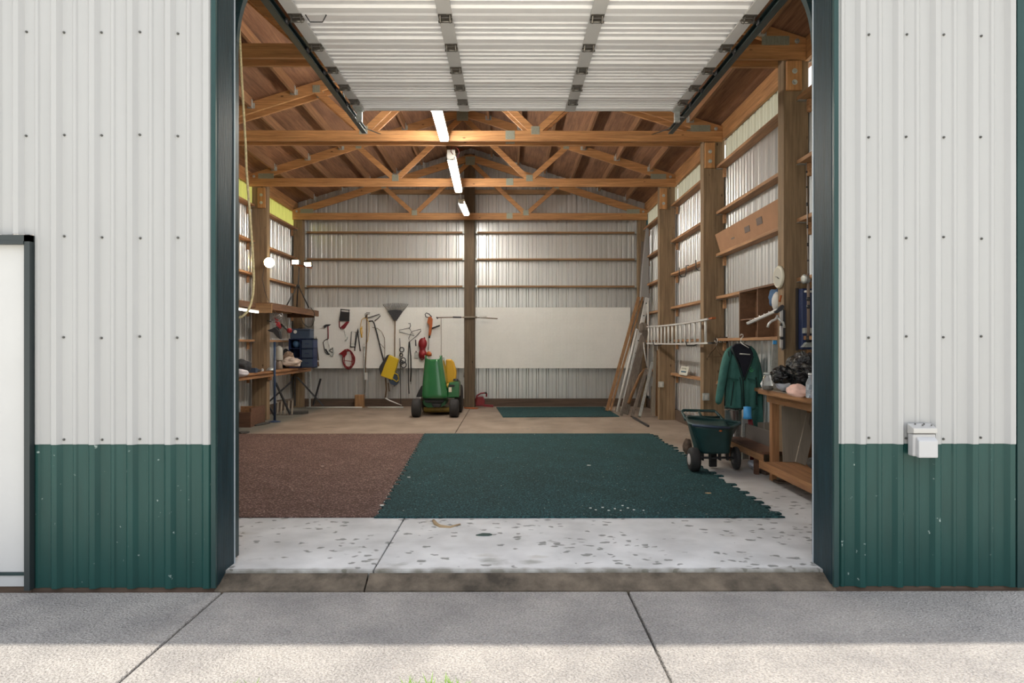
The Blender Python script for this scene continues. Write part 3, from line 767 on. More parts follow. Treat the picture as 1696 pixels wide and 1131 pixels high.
tube_light((-.823, 6.95, 4.04), (-.858, 9.15, 4.055), 'bright twin tube light nearest the overhead door, partly hidden behind it', M['tubeglow'])
ta = [o for o in COL.objects if o.name == 'tube_light'][0]
MB().tube([(-.823, 6.94, 4.09), (-.823, 6.874, 4.12)], .004, 6).build('chain', M['galv'], ta); MB().tube([(-.858, 9.15, 4.09), (-.858, 9.238, 4.11)], .004, 6).build('chain', M['galv'], ta)
t2 = tube_light((-.800, 9.58, 3.925), (-.848, 11.64, 3.925), 'yellowish twin tube light hanging between the second and third trusses', M['tubeglow'])
MB().box(-.855, -.745, 9.52, 9.57, 3.90, 4.03).build('end_cap', M['offwhite'], t2)
c = MB(); c.tube([(-.79, 9.50, 4.07), (-.80, 9.50, 4.0), (-.77, 9.51, 3.96)], .005, 6)
c.tube([(-.74, 9.49, 4.06), (-.70, 9.49, 4.03), (-.68, 9.49, 3.98), (-.71, 9.5, 3.92), (-.76, 9.52, 3.92)], .004, 6); c.build('supply_cord', M['maroon'], t2)
t3 = tube_light((-.862, 12.50, 3.905), (-.835, 13.62, 3.905), 'small bright white twin tube light near the back wall', M['tubeglow2'], .07, .02, .11)
MB().tube([(-.86, 12.52, 3.95), (-.86, 11.86, 4.056)], .004, 6).build('chain', M['galv'], t3)
# wall tube at left
a = P(372, 508.5, 10.9); b_ = P(428.5, 517.5, 10.9)
tw = thing('wall_tube_light', (a+b_)/2, 'slim glowing tube light under the left wall shelf', 'tube light')
MB().tube([a, b_], .013, 10).build('fluorescent_tube', emit('tube_glow_small', (1, .97, .88), 5), tw)
MB().obox((a+b_)/2+V((0, .02, .02)), (b_-a)/2, (0, .012, 0), (0, 0, .012)).build('housing', M['offwhite'], tw)

# ------------------------------------------------------------------ left wall shelf and bench
def board(mb_mat, parent, name, x0, x1, y0, y1, z0, z1, bev=.003): return MB().box(x0, x1, y0, y1, z0, z1).build(name, mb_mat, parent, bevel=bev)
sh = thing('wall_shelf', (-4.15, 12.5, 1.9), 'long brown wooden shelf high on the left wall under the work light tripod', 'shelf')
board(M['shelf'], sh, 'shelf_board', -4.40, -3.87, 11.22, 11.872, 1.975, 2.0); board(M['shelf'], sh, 'shelf_board', -4.19, -3.87, 11.874, 12.035, 1.975, 2.0); board(M['shelf'], sh, 'shelf_board', -4.40, -3.87, 12.037, 13.95, 1.975, 2.0)
board(M['shelf'], sh, 'front_rail', -3.905, -3.87, 11.22, 13.95, 1.885, 1.974)
board(M['girt_x'], sh, 'end_board', -4.19, -3.87, 11.17, 11.215, 1.83, 1.985)
for y in (13.9,): MB().box(-4.50, -3.95, y, y+.035, 1.86, 1.973).build('bracket', M['shelf'], sh)
sh2 = thing('wall_shelf', (-4.4, 10.2, 1.9), 'nearer brown wooden shelf on the left wall above the glowing tube', 'shelf')
board(M['shelf'], sh2, 'shelf_board', -4.40, -4.12, 9.47, 11.14, 1.975, 2.0); board(M['shelf'], sh2, 'front_rail', -4.15, -4.12, 9.47, 11.14, 1.91, 1.974)

wb_ = thing('workbench', (-4.3, 12.3, 0), 'narrow brown workbench along the left wall loaded with clutter', 'workbench')
board(M['bench'], wb_, 'bench_top', -4.49, -4.07, 9.5, 11.875, .825, .862); board(M['bench'], wb_, 'bench_top', -4.185, -4.07, 11.877, 12.035, .825, .862); board(M['bench'], wb_, 'bench_top', -4.49, -4.07, 12.04, 14.25, .825, .862)
board(M['bench'], wb_, 'apron', -4.13, -4.10, 9.5, 14.2, .76, .824)
board(M['bench_z'], wb_, 'leg', -4.15, -4.10, 11.80, 11.86, .70, .76); 
for y in (14.12, 9.6): board(M['galv'], wb_, 'leg', -4.12, -4.09, y, y+.03, 0, .76)
def sawhorse(y, x, label, w=.62, h=.78, ang=0.):
    t = thing('folding_stand', (x, y, 0), label, 'folding stand')
    for k, yy in enumerate((-.0, .26)):
        for s in (-1, 1):
            m = MB().beam((x+s*w/2, y+yy, .015), (x-s*w/2, y+yy+.02*s, h), .026, .026)
            m.build('leg', M['dark'], t)
    MB().tube([(x, y-.01, h/2), (x, y+.27, h/2)], .009, 8).build('pivot_rod', M['dark'], t)
    MB().box(x-w/2, x+w/2, y-.02, y+.30, h, h+.022).build('top_rail', M['dark'], t)
    return t
def stand(legs, label):
    t = thing('folding_stand', P(legs[0][0][0], legs[0][1][1], legs[0][0][2]), label, 'folding stand')
    for (p, q) in legs: MB().beam(P(*p), P(*q), .028, .028).build('leg', M['dark'], t)
    a_, b__ = legs[0]; MB().tube([P((a_[0]+b__[0])/2, (a_[1]+b__[1])/2, a_[2]-.05), P((a_[0]+b__[0])/2, (a_[1]+b__[1])/2, a_[2]+.15)], .012, 8).build('pivot_rod', M['dark'], t)
stand([((483, 632, 12.2), (417, 691, 12.1)), ((457.5, 634, 12.0), (481, 686, 12.3)), ((444.5, 669, 12.1), (456, 690, 12.1))], 'black folding stand with crossed legs under the bench by the blue pole')
stand([((492, 624, 13.6), (536, 672, 13.9)), ((531.5, 627, 13.8), (519, 671, 13.9)), ((489, 622, 13.7), (489, 672, 13.8))], 'black folding stand with crossed legs beyond the bench end at the back corner')
bp_ = thing('grinder_stand', (-3.86, 11.55, 0), 'thin blue pole stand with a black head in front of the left bench', 'tool stand')
pp = P(455.5, 690, 11.6); px_ = pp.x
MB().tube([(px_, 11.6, .02), (px_, 11.6, 1.36)], .020, 12).build('pole', M['bluepaint'], bp_)
MB().lathe((px_, 11.6, 0), [(.10, 0), (.10, .012), (.03, .03)], n=18).build('base_plate', M['bluepaint'], bp_)
hd = MB(); hd.prism([P(444, 548, 11.58), P(455, 542, 11.58), (P(463, 549, 11.58)), P(465, 562, 11.58), P(459, 558, 11.58), P(453, 551, 11.58)], (0, .09, 0)); hd.build('grinder_head', M['black'], bp_, bevel=.006)

# work lights
t = thing('work_light_stand', P(493, 515, 12.9), 'tripod stand with two lit halogen work lamps standing on the left shelf', 'work light')
C0 = P(494, 472, 12.9); ft = [P(474, 512.5, 12.6), P(512, 512.5, 12.8), P(492, 509, 13.3)]
for f_ in ft: f_.z = 2.003; MB().tube([C0, f_], .012, 8).build('leg', M['black'], t)
MB().tube([P(493.5, 485, 12.9), P(496, 443, 12.9)], [.013, .010], 8).build('mast', M['dark'], t)
MB().tube([P(486, 438, 12.9), P(517, 444, 12.9)], .011, 8).build('crossbar', M['orange'], t)
MB().lathe(P(494, 474, 12.9), [(.025, -.03), (.035, 0), (.025, .03)], n=12).build('collar', M['black'], t)
for (x, y, tilt) in ((491, 434.5, -.2), (511, 438, .5)):
    c_ = P(x, y, 12.88)
    k = MB().obox(c_, V((.072, .02*tilt, 0)), V((0, .045, 0)), V((0, 0, .048))).build('lamp_housing', M['dark'], t, bevel=.008)
    MB().obox(c_+V((0, -.050, -.006)), V((.058, 0, 0)), V((0, .003, 0)), V((0, -.004, .034))).build('lamp_glass', emit('halogen_glow', (1, .72, .34), 70), k)
t = thing('clamp_lamp', P(449, 436, 11.7), 'glowing bare bulb clamp lamp fixed to the left timber post', 'lamp')
c_ = P(447, 435, 11.70)
MB().ball(c_, .030, 16, 10).build('bulb', M['bulb'], t)
MB().lathe(c_+V((-.04, .10, .0)), [(.024, 0), (.03, .02), (.045, .04), (.085, .10), (.088, .102), (.05, .045), (.03, .03)], (.35, -1, 0), 20).build('reflector', M['alu'], t)
MB().tube([c_+V((-.04, .10, 0)), c_+V((-.09, .13, 0))], .020, 10).build('socket', M['black'], t)
MB().tube([c_+V((-.10, .06, -.01)), P(435, 462, 11.72), P(440, 485, 11.72), P(447, 503, 11.72), P(452, 512, 11.6)], .005, 6).build('cord', M['black'], t)

# things on the left bench
ZB = .862
def on_bench(y0): return y0
o = thing('parts_organizer', P(499, 606, 13.35), 'blue plastic drawer cabinet with open bins on the left bench', 'storage cabinet')
a = P(478.5, 561, 13.2); b_ = P(519, 606, 13.2)
x0, x1 = a.x, b_.x; z1 = a.z; z0 = ZB+.002; y0 = 13.2; y1 = 13.5
fr = MB(); th = .012
for x in (x0, x0+(x1-x0)*.46, x0+(x1-x0)*.52, x1-th): fr.box(x, x+th, y0, y1, z0, z1)
for i in range(4):
    z = z0+(z1-z0-th)*i/3; fr.box(x0, x1, y0, y1, z, z+th)
fr.box(x0, x1, y1-.01, y1, z0, z1); fr.build('cabinet_body', M['navy'], o)
for i in range(3):
    za = z0+(z1-z0-th)*i/3+.016; zb = z0+(z1-z0-th)*(i+1)/3-.006
    xa, xb = x0+(x1-x0)*.55, x1-.014
    d_ = MB().box(xa, xb, y0-.012, y0+.2, za, zb-.004).build('drawer', M['slate'], o, bevel=.004)
    MB().box((xa+xb)/2-.04, (xa+xb)/2+.04, y0-.026, y0-.012, (za+zb)/2-.008, (za+zb)/2+.008).build('handle', M['navy'], d_)
    if i == 2: MB().ball(((x0+(x1-x0)*.25), y0+.10, za+.075), (.075, .06, .072)).build('blue_bowl', mat('dull_blue', sr(60, 95, 130), .5), o)
o = thing('tool_box', P(498, 560, 13.3), 'grey blue tool box on top of the blue drawer cabinet', 'tool box')
a = P(481, 544.5, 13.2); x0t, x1t = a.x, P(514, 560, 13.2).x
MB().box(x0t, x1t, 13.2, 13.45, z1+.002, a.z-.035).build('box_body', M['slate'], o, bevel=.008)
MB().box(x0t-.004, x1t+.004, 13.195, 13.455, a.z-.034, a.z).build('box_lid', M['slate'], o, bevel=.008)
MB().tube([((x0t+x1t)/2-.07, 13.32, a.z), ((x0t+x1t)/2-.06, 13.32, a.z+.02), ((x0t+x1t)/2+.06, 13.32, a.z+.02), ((x0t+x1t)/2+.07, 13.32, a.z)], .006, 8).build('handle', M['black'], o)
c_ = P(489.5, 549.5, 13.19); MB().tube([c_, c_+V((0, -.004, 0))], .034, 16).build('round_sticker', M['offwhite'], o)

def lump(name, label, cat, c, r, m, seed=1, amp=.25, nu=26, nv=16, parent=None, fr_=3.0):
    from mathutils import noise as nz
    off = V((seed*7.3, seed*3.1, seed*1.7))
    def fn(d):
        k = 1+amp*nz.fractal(d*fr_*.6+off, 1.0, 2.0, 4)+amp*.5*abs(nz.noise(d*fr_*2+off))
        return k
    b = MB().ball(c, r, nu, nv, fn)
    zmin = V(c).z-r[2]*.94
    for v in b.v:
        if v.z < zmin: v.z = zmin
    o = b.build(name, m, parent, sub=1)
    return tag(o, label, cat) if label else o
c_ = P(463, 582, 12.5)
j = thing('storage_jug', (c_.x, 12.5, ZB), 'pale translucent jug with a rounded top on the left bench', 'jug')
MB().lathe((c_.x, 12.5, ZB+.16), [(.062, 0), (.066, .02), (.066, .19), (.055, .235), (.03, .262), (.012, .27)], n=20).build('jug_body', mat('cloudy_plastic', (.42, .41, .37), .35), j)
MB().lathe((c_.x, 12.5, ZB+.001), [(.055, 0), (.06, .01), (.06, .12), (.045, .15), (.045, .159)], n=18).build('jar_base', mat('brown_glass', (.22, .17, .13), .3), j)
lump('work_glove', 'cream leather work gloves heaped on the left bench below the blue cabinet', 'gloves', P(483, 600.5, 12.9)+V((0, 0, .005)), (.175, .12, .085), M['cloth'], 3, .45)
lump('rag_bundle', 'crumpled pale rag on the bench behind the cream gloves', 'rag', P(478, 592, 13.08)+V((0, 0, -.01)), (.10, .08, .12), mat('brown_rag', (.30, .20, .14), .85, 0, .2, 10, .5, 20), 5, .4)
sp = thing('spray_can', P(474, 583, 13.0), 'dark squat canister on the bench between jug and blue cabinet', 'canister')
cc = P(474, 583, 13.3); MB().lathe((cc.x, 13.3, ZB+.2), [(.05, 0), (.055, .01), (.055, .13), (.04, .15), (.02, .17)], n=16).build('can_body', M['black'], sp); MB().lathe((cc.x, 13.3, ZB+.002), [(.07, 0), (.07, .19)], n=16).build('can_base', M['dark'], sp)
c_ = P(397, 600, 10.55)
nb = lump('duffel_bag', 'black duffel bag slumped on the near end of the left bench', 'bag', (c_.x, 10.55, ZB+.118), (.15, .20, .12), mat('black_fabric', (.03, .03, .034), .8, 0, .3, 12, .5, 20), 8, .35)
lump('white_rag', 'white and pink cloth draped over the near end of the left bench', 'cloth', P(396, 617.5, 10.2)+V((0, 0, -.0)), (.13, .1, .06), mat('white_cloth', (.62, .58, .60), .85, 0, .1, 20), 9, .3)
for i, (x, y, w, lab, m) in enumerate(((420, 612.6, .055, 'small grey box of hardware on the left bench in front of the timber post', 'slate'), (428, 612.6, .04, 'small dark fitting on the left bench, second of the row by the post', 'dark'), (435.5, 612.6, .022, 'small bright metal cap at the bench edge in front of the post', 'steel'))):
    DD = (11.0, 11.25, 11.5)[i]; cc = P(x, y, DD); b = MB()
    if i == 0: b.box(cc.x-w, cc.x+w, 10.96, 11.06, ZB+.001, ZB+.065); b.box(cc.x-w*.8, cc.x+w*.8, 10.97, 11.05, ZB+.065, ZB+.075)
    else: b.lathe((cc.x, DD, ZB+.001), [(w, 0), (w, .03), (w*.6, .045), (w*.6, .05)], n=14)
    tag(b.build(('hardware_box', 'pipe_fitting', 'hardware_nut')[i], M[m], bevel=.002), lab, 'box' if i == 0 else 'hardware')
c_ = P(449, 607, 11.80); b = MB(); b.lathe((c_.x, 11.80, ZB+.001), [(.07, 0), (.075, .01), (.05, .05), (.02, .06)], n=18); tag(b.build('metal_dish', M['galv']), 'small grey metal dish on the left bench beside the blue pole', 'dish')

# string of tools hung under the shelf: wire basket and red trimmer
def hung(name, label, cat, loc, group=None): return thing(name, loc, label, cat, group)
D = 11.75
t = hung('wire_basket', 'bent silver wire rack tangled above the red and black hedge tool', 'wire rack', P(460, 525, D))
w = MB()
for q in ([(450, 530), (458, 519), (470, 525), (462, 532), (450, 530)], [(462, 520), (468, 518.5), (469, 524), (460, 533)], [(453, 527), (465, 520)], [(455, 530), (467, 523)], [(450, 530), (452, 536), (459, 536)]):
    w.tube([P(x, y, D-.02*(i % 2)) for i, (x, y) in enumerate(q)], .006, 6)
w.tube([P(459, 519, D), P(455, 514, 11.6), P(453, 512, 11.55)], .004, 6)
w.build('wire_frame', M['steel'], t)
t = hung('cordless_trimmer', 'red and black hand trimmer hanging under the left shelf', 'garden tool', P(462, 538, D))
MB().prism([P(455, 526, D), P(459, 529, D), P(466, 540, D), P(464, 545, D), P(457, 538, D)], (0, .07, 0)).build('motor_body', M['red'], t, bevel=.006)
MB().tube([P(466, 537, D+.03), P(478, 548, D+.03)], [.018, .014], 8).build('shaft', M['black'], t); MB().ball(P(480, 547.5, D+.03), (.045, .04, .045)).build('end_knob', M['red'], t)
MB().prism([P(443, 547, D), P(452, 544, D), P(460, 540, D), P(463, 550, D), P(465, 558, D), P(461, 560, D), P(456, 550, D), P(449, 549, D)], (0, .05, 0)).build('guard', M['black'], t, bevel=.005)
MB().tube([P(450, 533, D), P(445, 531.5, D), P(443, 531, D)], .008, 6).build('trigger', M['black'], t)
ck = MB().tube([P(x, y, 13.0) for x, y in ((497, 517.5), (499, 526), (503, 536), (511, 542), (517, 540), (521, 530), (521, 518), (515, 509))], .006, 6)
tag(ck.build('black_cable', M['black']), 'black cable hanging in a loop from the left shelf end', 'cable')

# under the left bench
lb_ = thing('low_crate', P(399, 690, 10.7), 'open reddish wooden trough on the floor under the near left bench', 'crate')
a = P(376, 672, 10.9); b2 = P(417.5, 672, 10.9); M['redwood'] = wood('reddish_board', (.17, .08, .045), (.10, .048, .028), GX)
MB().box(a.x, b2.x, 10.86, 10.885, .015, .24).build('front_board', M['redwood'], lb_); MB().box(b2.x-.03, b2.x, 10.886, 11.5, .015, .30).build('side_board', M['redwood'], lb_); MB().box(a.x, b2.x-.031, 11.47, 11.5, .015, .28).build('back_board', M['bench'], lb_); MB().box(a.x, b2.x, 10.86, 11.5, 0, .014).build('bottom_board', M['redwood'], lb_)
ld = thing('folded_rack', P(472, 680, 12.6), 'folded wooden rack leaning on the left wall under the bench', 'rack')
for i, x in enumerate((460, 466, 472, 478, 484)):
    MB().beam(P(x, 688, 12.75), P(x+1.5, 663, 13.0), .028, .02).build('slat', M['greytan'], ld)
MB().beam(P(459, 664, 12.98), P(487, 661, 13.0), .03, .04).build('top_rail', M['oldwood'], ld); MB().beam(P(459, 687, 12.74), P(485, 687, 12.74), .03, .04).build('bottom_rail', M['oldwood'], ld)
def scrap(px, py, w, d, lab, seed, m='leafdk', h=.02):
    g = G(px, py); r = random.Random(seed); n = 9; pts = []
    for i in range(n):
        a_ = 2*math.pi*i/n; k = r.uniform(.6, 1.1); pts.append((g.x+w*k*math.cos(a_), g.y+d*k*math.sin(a_), .001))
    tag(MB().prism(pts, (0, 0, h)).build('debris_scrap', M[m], bevel=.004), lab, 'debris')
scrap(430, 703, .17, .22, 'flat dark scrap on the floor by the left mat corner', 1)
scrap(496, 685, .16, .22, 'dark tangle of debris on the floor under the left bench', 2, h=.05)
scrap(404, 717, .10, .12, 'dark scrap touching the back edge of the brown mat', 3)

# ------------------------------------------------------------------ floor mats
def rubber(name, base, speck):
    m = bpy.data.materials.new(name); m.use_nodes = True; t = m.node_tree; b = t.nodes['Principled BSDF']; b.inputs['Roughness'].default_value = .9
    b.inputs['Specular IOR Level'].default_value = .25
    tc = t.nodes.new('ShaderNodeTexCoord')
    n = t.nodes.new('ShaderNodeTexNoise'); n.inputs['Scale'].default_value = 70; n.inputs['Detail'].default_value = 3; t.links.new(tc.outputs['Object'], n.inputs[0])
    r = t.nodes.new('ShaderNodeValToRGB'); e = r.color_ramp.elements; e[0].position = .40; e[0].color = (*[c*.55 for c in base], 1); e[1].position = .66; e[1].color = (*speck, 1)
    k = e.new(.55); k.color = (*base, 1); t.links.new(n.outputs[0], r.inputs[0])
    n2 = t.nodes.new('ShaderNodeTexNoise'); n2.inputs['Scale'].default_value = 2.2; n2.inputs['Detail'].default_value = 5; t.links.new(tc.outputs['Object'], n2.inputs[0])
    r2 = t.nodes.new('ShaderNodeValToRGB'); r2.color_ramp.elements[0].position = .3; r2.color_ramp.elements[1].position = .7; r2.color_ramp.elements[0].color = (.82, .80, .78, 1); r2.color_ramp.elements[1].color = (1.1, 1.1, 1.1, 1); t.links.new(n2.outputs[0], r2.inputs[0])
    mx = t.nodes.new('ShaderNodeMix'); mx.data_type = 'RGBA'; mx.blend_type = 'MULTIPLY'; mx.inputs[0].default_value = 1; t.links.new(r.outputs[0], mx.inputs[6]); t.links.new(r2.outputs[0], mx.inputs[7])
    vo = t.nodes.new('ShaderNodeTexNoise'); vo.inputs['Scale'].default_value = 34; vo.inputs['Detail'].default_value = 2; t.links.new(tc.outputs['Object'], vo.inputs[0])
    r3 = t.nodes.new('ShaderNodeValToRGB'); r3.color_ramp.elements[0].position = .735; r3.color_ramp.elements[1].position = .76; t.links.new(vo.outputs[0], r3.inputs[0])
    m2 = t.nodes.new('ShaderNodeMix'); m2.data_type = 'RGBA'; t.links.new(r3.outputs[0], m2.inputs[0]); t.links.new(mx.outputs[2], m2.inputs[6]); m2.inputs[7].default_value = (.42, .42, .36, 1)
    t.links.new(m2.outputs[2], b.inputs['Base Color'])
    bp = t.nodes.new('ShaderNodeBump'); bp.inputs['Strength'].default_value = .5; bp.inputs['Distance'].default_value = .004; t.links.new(n.outputs[0], bp.inputs['Height']); t.links.new(bp.outputs[0], b.inputs['Normal'])
    return m
def teeth(x, y0, y1, xb, n, seed, amp=.035):
    r = random.Random(seed); out = []
    st = (y1-y0)/n
    for i in range(n):
        a = y0+st*i+r.uniform(-.15, .15)*st*(0 < i); xx = x+(xb-x)*i/n; k = r.uniform(.25, 1.5)
        out += [(xx, a), (xx-amp*.3, a+st*.32), (xx+amp*k, a+st*.40), (xx+amp*k, a+st*.72), (xx-amp*.3, a+st*.80)]
    out.append((xb, y1)); return out
def fmat(outline, m, label, z0=.001, h=.011):
    o = MB().prism([(x, y, z0) for x, y in outline], (0, 0, h)).build('rubber_mat', m)
    return tag(o, label, 'floor mat')
BY0, BY1 = 5.20, 10.02
red_edge = teeth(-1.005, BY0, BY1, -1.235, 30, 4, .03)
MBR = rubber('brown_rubber', sr(102, 78, 71), sr(152, 127, 120)); MGR = rubber('green_rubber', sr(32, 65, 69), sr(62, 108, 110))
fmat([(-4.05, BY0), ]+[(x-.012, y) for x, y in red_edge]+[(-4.05, BY1)], MBR, 'reddish brown interlocking rubber mat covering the left half of the floor', h=.009)
right_edge = teeth(2.065, BY0-.01, 10.0, 2.075, 26, 11, .05)
fmat([(-1.02, BY0-.02), (2.10, BY0-.03)]+right_edge[1:]+[(x+.0, y) for x, y in reversed(red_edge)], MGR, 'large dark green interlocking rubber mat in the middle of the floor', z0=.002)
fmat([G(833, 691.5)[:2], G(1026, 690.5)[:2], G(999, 674.5)[:2], G(822, 675)[:2]], MGR, 'small dark green rubber mat lying near the back wall')
a = G(1049, 693); b_ = G(1074, 707.5)
tag(MB().beam((a.x, a.y, .016), (b_.x, b_.y, .016), .03, .03).build('steel_bar', M['dark']), 'thin dark bar lying on the floor in front of the leaning boards', 'bar')
def flake(px, py, w, lab, col, seed, z=.014, nm='wood_chip', asp=.5):
    g = G(px, py, z); r = random.Random(seed); n = 7
    pts = [(g.x+w*r.uniform(.6, 1.1)*math.cos(2*math.pi*i/n), g.y+w*asp*r.uniform(.6, 1.1)*math.sin(2*math.pi*i/n), z) for i in range(n)]
    tag(MB().prism(pts, (0, 0, .006)).build(nm, col), lab, 'debris')
tanm = mat('dry_leaf', (.42, .30, .17), .85); wm = mat('white_scrap', (.70, .70, .66), .6)
flake(1174, 817.5, .035, 'curled tan leaf on the right part of the green mat', tanm, 1, nm='dry_leaf')
flake(975, 771, .022, 'small white scrap in the middle of the green mat', wm, 2)
flake(677, 790.5, .022, 'small pale chip on the green mat near its left edge', wm, 3)
flake(633, 837, .020, 'tiny white ball beside the seam at the front of the mats', wm, 4, asp=1)
flake(802, 886, .06, 'dark green scrap on the bare concrete in front of the green mat', mat('green_scrap', (.03, .06, .05), .8), 5, .002)
flake(534, 772, .02, 'small pinkish chip on the brown mat', mat('pinkish_chip', (.50, .38, .34), .8), 6, .011)
g1 = [G(x, y, .003) for x, y in ((718, 862), (722, 868), (730, 872), (745, 873), (762, 868))]
tag(MB().tube(g1, [.012, .016, .014, .010, .006], 6).build('dead_twig', tanm), 'rusty brown curved twig on the concrete just in front of the green mat', 'debris')
for i, (x, y) in enumerate(((978, 842), (987, 845), (998, 841), (1008, 846), (1018, 843), (1028, 846), (1040, 842), (1050, 845), (1066, 846), (1031, 838))):
    flake(x, y, .010, 'tiny white crumbs scattered near the front edge of the green mat', wm, 20+i)
for o in COL.objects:
    if o.get('label', '').startswith('tiny white crumbs'): o['group'] = 'white crumbs on the green mat'; o.name = 'white_crumb'

# ------------------------------------------------------------------ grass tufts at the walkway edge
r = random.Random(3)
def tuft(px0, px1, n, h0, h1, label):
    m = MB()
    for i in range(n):
        px = r.uniform(px0, px1); y = r.uniform(2.62, 2.70); x = (px-VX)*y/F; h = r.uniform(h0, h1)*1.3
        a = r.uniform(0, 6.28); dx, dy_ = math.cos(a)*h*.5, math.sin(a)*h*.4; w = .0035
        z = -.15
        m.add([(x-w, y, z), (x+w, y, z), (x+dx*.4+w*.8, y+dy_*.4, z+.15-.075+h*.6), (x+dx*.4-w*.8, y+dy_*.4, z+.075+h*.6), (x+dx, y+dy_, z+.075+h)], [(0, 1, 2, 3), (3, 2, 4)])
    o = m.build('grass_tuft', M['grass']); tag(o, label, 'grass', kind='stuff')
tuft(360, 430, 40, .03, .07, 'green grass tuft at the walkway edge below the left jamb')
tuft(668, 770, 130, .03, .075, 'patch of green grass along the bottom edge below the doorway')
tuft(850, 1100, 60, .02, .045, 'sparse grass along the walkway edge in the middle')
tuft(1420, 1690, 60, .015, .035, 'sparse grass along the walkway edge at the right')

# ------------------------------------------------------------------ utility box on the outside wall
t = thing('utility_box', P(1530, 757, 3.8), 'white plastic outlet cover box on the outer wall right of the doorway', 'outlet box')
yb = YF-.022; yf = yb-.085
def Q(px, py, y): return P(px, py, y)
A = [Q(1507, 703+16, yb), ]
x0 = Q(1504, 0, yb).x; x1 = x0+.134
zt = HC-(704-570)*yb/F; zb = HC-(754-570)*yb/F
MB().box(x0+.003, x1-.003, yf+.030, yb, zb, zt-.045).build('box_body', mat('box_grey_white', (.40, .40, .41), .5), t, bevel=.008)
MB().prism([(x0+.020, yf+.032, zt-.058), (x0+.020, yf+.004, zt-.080), (x0+.020, yf+.004, zb-.004), (x0+.020, yf+.033, zb-.004)], (x1-x0-.026, 0, 0)).build('box_cover', mat('cover_white', (.43, .435, .45), .4), t, bevel=.006)
lid = MB().prism([(x0, yb, zt+.01), (x0, yf+.02, zt-.012), (x0, yf+.02, zt-.040), (x0, yb, zt-.048)], (x1-x0, 0, 0)).build('box_lid', mat('lid_white', (.43, .425, .415), .45), t, bevel=.004)
for i, (dx, yy) in enumerate(((.035, yb-.02), (.062, yf+.04), (.085, yb-.02), (.112, yf+.04))):
    zz = zt+.012-(yb-yy)*.18; MB().tube([(x0+dx, yy, zz-.004), (x0+dx, yy, zz+.003)], .0045, 8).build('lid_screw', M['screw'], lid)
MB().box(x1-.004, x1+.008, yf+.05, yf+.07, zt-.058, zt-.042).build('latch', M['screw'], t)

# ------------------------------------------------------------------ tools on the pegboard
DP = PY-.015
def PP(x, y, d=0.): return P(x, y, DP-d)
def tool(name, label, cat='hand tool', px=600, py=560): return thing(name, PP(px, py), label, cat)
def tb(t, name, m, pts, r_, d=0., n=8, closed=False): return MB().tube([PP(x, y, d) for x, y in pts], r_, n, closed).build(name, M[m], t)
def pz(t, name, m, pts, th=.02, d=0., bev=0.): return MB().prism([PP(x, y, d+th) for x, y in pts], (0, th, 0)).build(name, M[m], t, bevel=bev)
t = tool('hand_saw', 'hand saw with a dark tapered blade at the left edge of the pegboard', 'saw', 526, 580)
pz(t, 'blade', 'sawsteel', [(524.3, 556.5), (526, 570), (527.5, 585), (529, 597), (521.5, 597), (521, 585), (522.5, 566)], .004, .01)
pz(t, 'handle', 'handle', [(519.5, 595), (527.5, 598), (529, 606), (524, 608), (519.5, 603)], .025, .0, .004); pz(t, 'blade_bolster', 'offwhite', [(521, 594), (527.5, 597), (527, 599.5), (520.5, 597)], .03, .0)
t = tool('hatchet', 'small hatchet with a dark head hanging upright on the pegboard', 'hatchet', 543, 550)
pz(t, 'head', 'dark', [(536.5, 539), (540, 537.3), (548.2, 537), (546, 539.5), (541, 540.5), (537.5, 544)], .03, 0, .003); tb(t, 'handle', 'maroon', [(543.5, 538), (544, 550), (543.8, 561)], .011)
t = tool('coping_saw', 'bow frame coping saw hooked on the hatchet handle', 'saw', 542, 575)
tb(t, 'frame', 'dark', [(544.5, 560.5), (538, 563.5), (535.8, 567), (537, 575), (539, 583), (542, 586.5), (546, 586.5)], .008); tb(t, 'blade', 'steel', [(543, 562), (546.5, 578)], .003); tb(t, 'handle', 'dark', [(539.5, 578), (543, 584), (546, 587)], .016)
t = tool('c_clamp', 'grey metal clamp hanging below the coping saw', 'clamp', 550, 584)
tb(t, 'frame', 'galv', [(547, 579), (552, 577.5), (553, 584), (551, 590), (547, 588)], .014); tb(t, 'screw', 'dark', [(545, 580), (551, 584)], .007)
tb(t, 'handle', 'dark', [(550, 576.5), (552, 576.5)], .010)
t = tool('dust_pan', 'dark grey dustpan with a slotted handle hung near the top of the pegboard', 'dustpan', 570, 520)
pz(t, 'pan', 'black', [(564.2, 516.5), (579, 517.5), (578.5, 532), (561.8, 531)], .035, 0, .004)
g = MB()
for a, b_ in (((564.2, 512.2), (579.5, 513.6)), ((564.2, 516.3), (579.3, 517.6)), ((565, 512.2), (565, 516.5)), ((578.3, 513.6), (578.3, 517.5))): g.tube([PP(*a, .02), PP(*b_, .02)], .0085, 8)
g.build('handle', M['black'], t)
tb(t, 'strap', 'maroon', [(562.5, 532), (562.5, 541), (565, 545)], .010); pz(t, 'brush', 'maroon', [(578.5, 532.5), (574, 532.5), (564, 542), (567.5, 545), (571, 544)], .03, .004, .003)
t = tool('small_chain', 'short chain with a shackle hanging left of the bow saw', 'chain', 574, 556)
for i in range(5):
    c0 = PP(570.5+i*.6, 547+i*2.6, .01); MB().tube([c0+V((.008*math.cos(a), .004*(i % 2), .014*math.sin(a))) for a in [k*math.pi/4 for k in range(8)]], .003, 5, True).build('chain_link', M['galv'], t)
pz(t, 'shackle', 'galv', [(575.5, 557.5), (576.5, 558), (575.5, 562), (573, 565.5), (571, 564), (574, 561)], .02, 0, .003)
t = tool('hack_saw', 'grey framed hacksaw hanging upright above the red hose', 'saw', 584, 565)
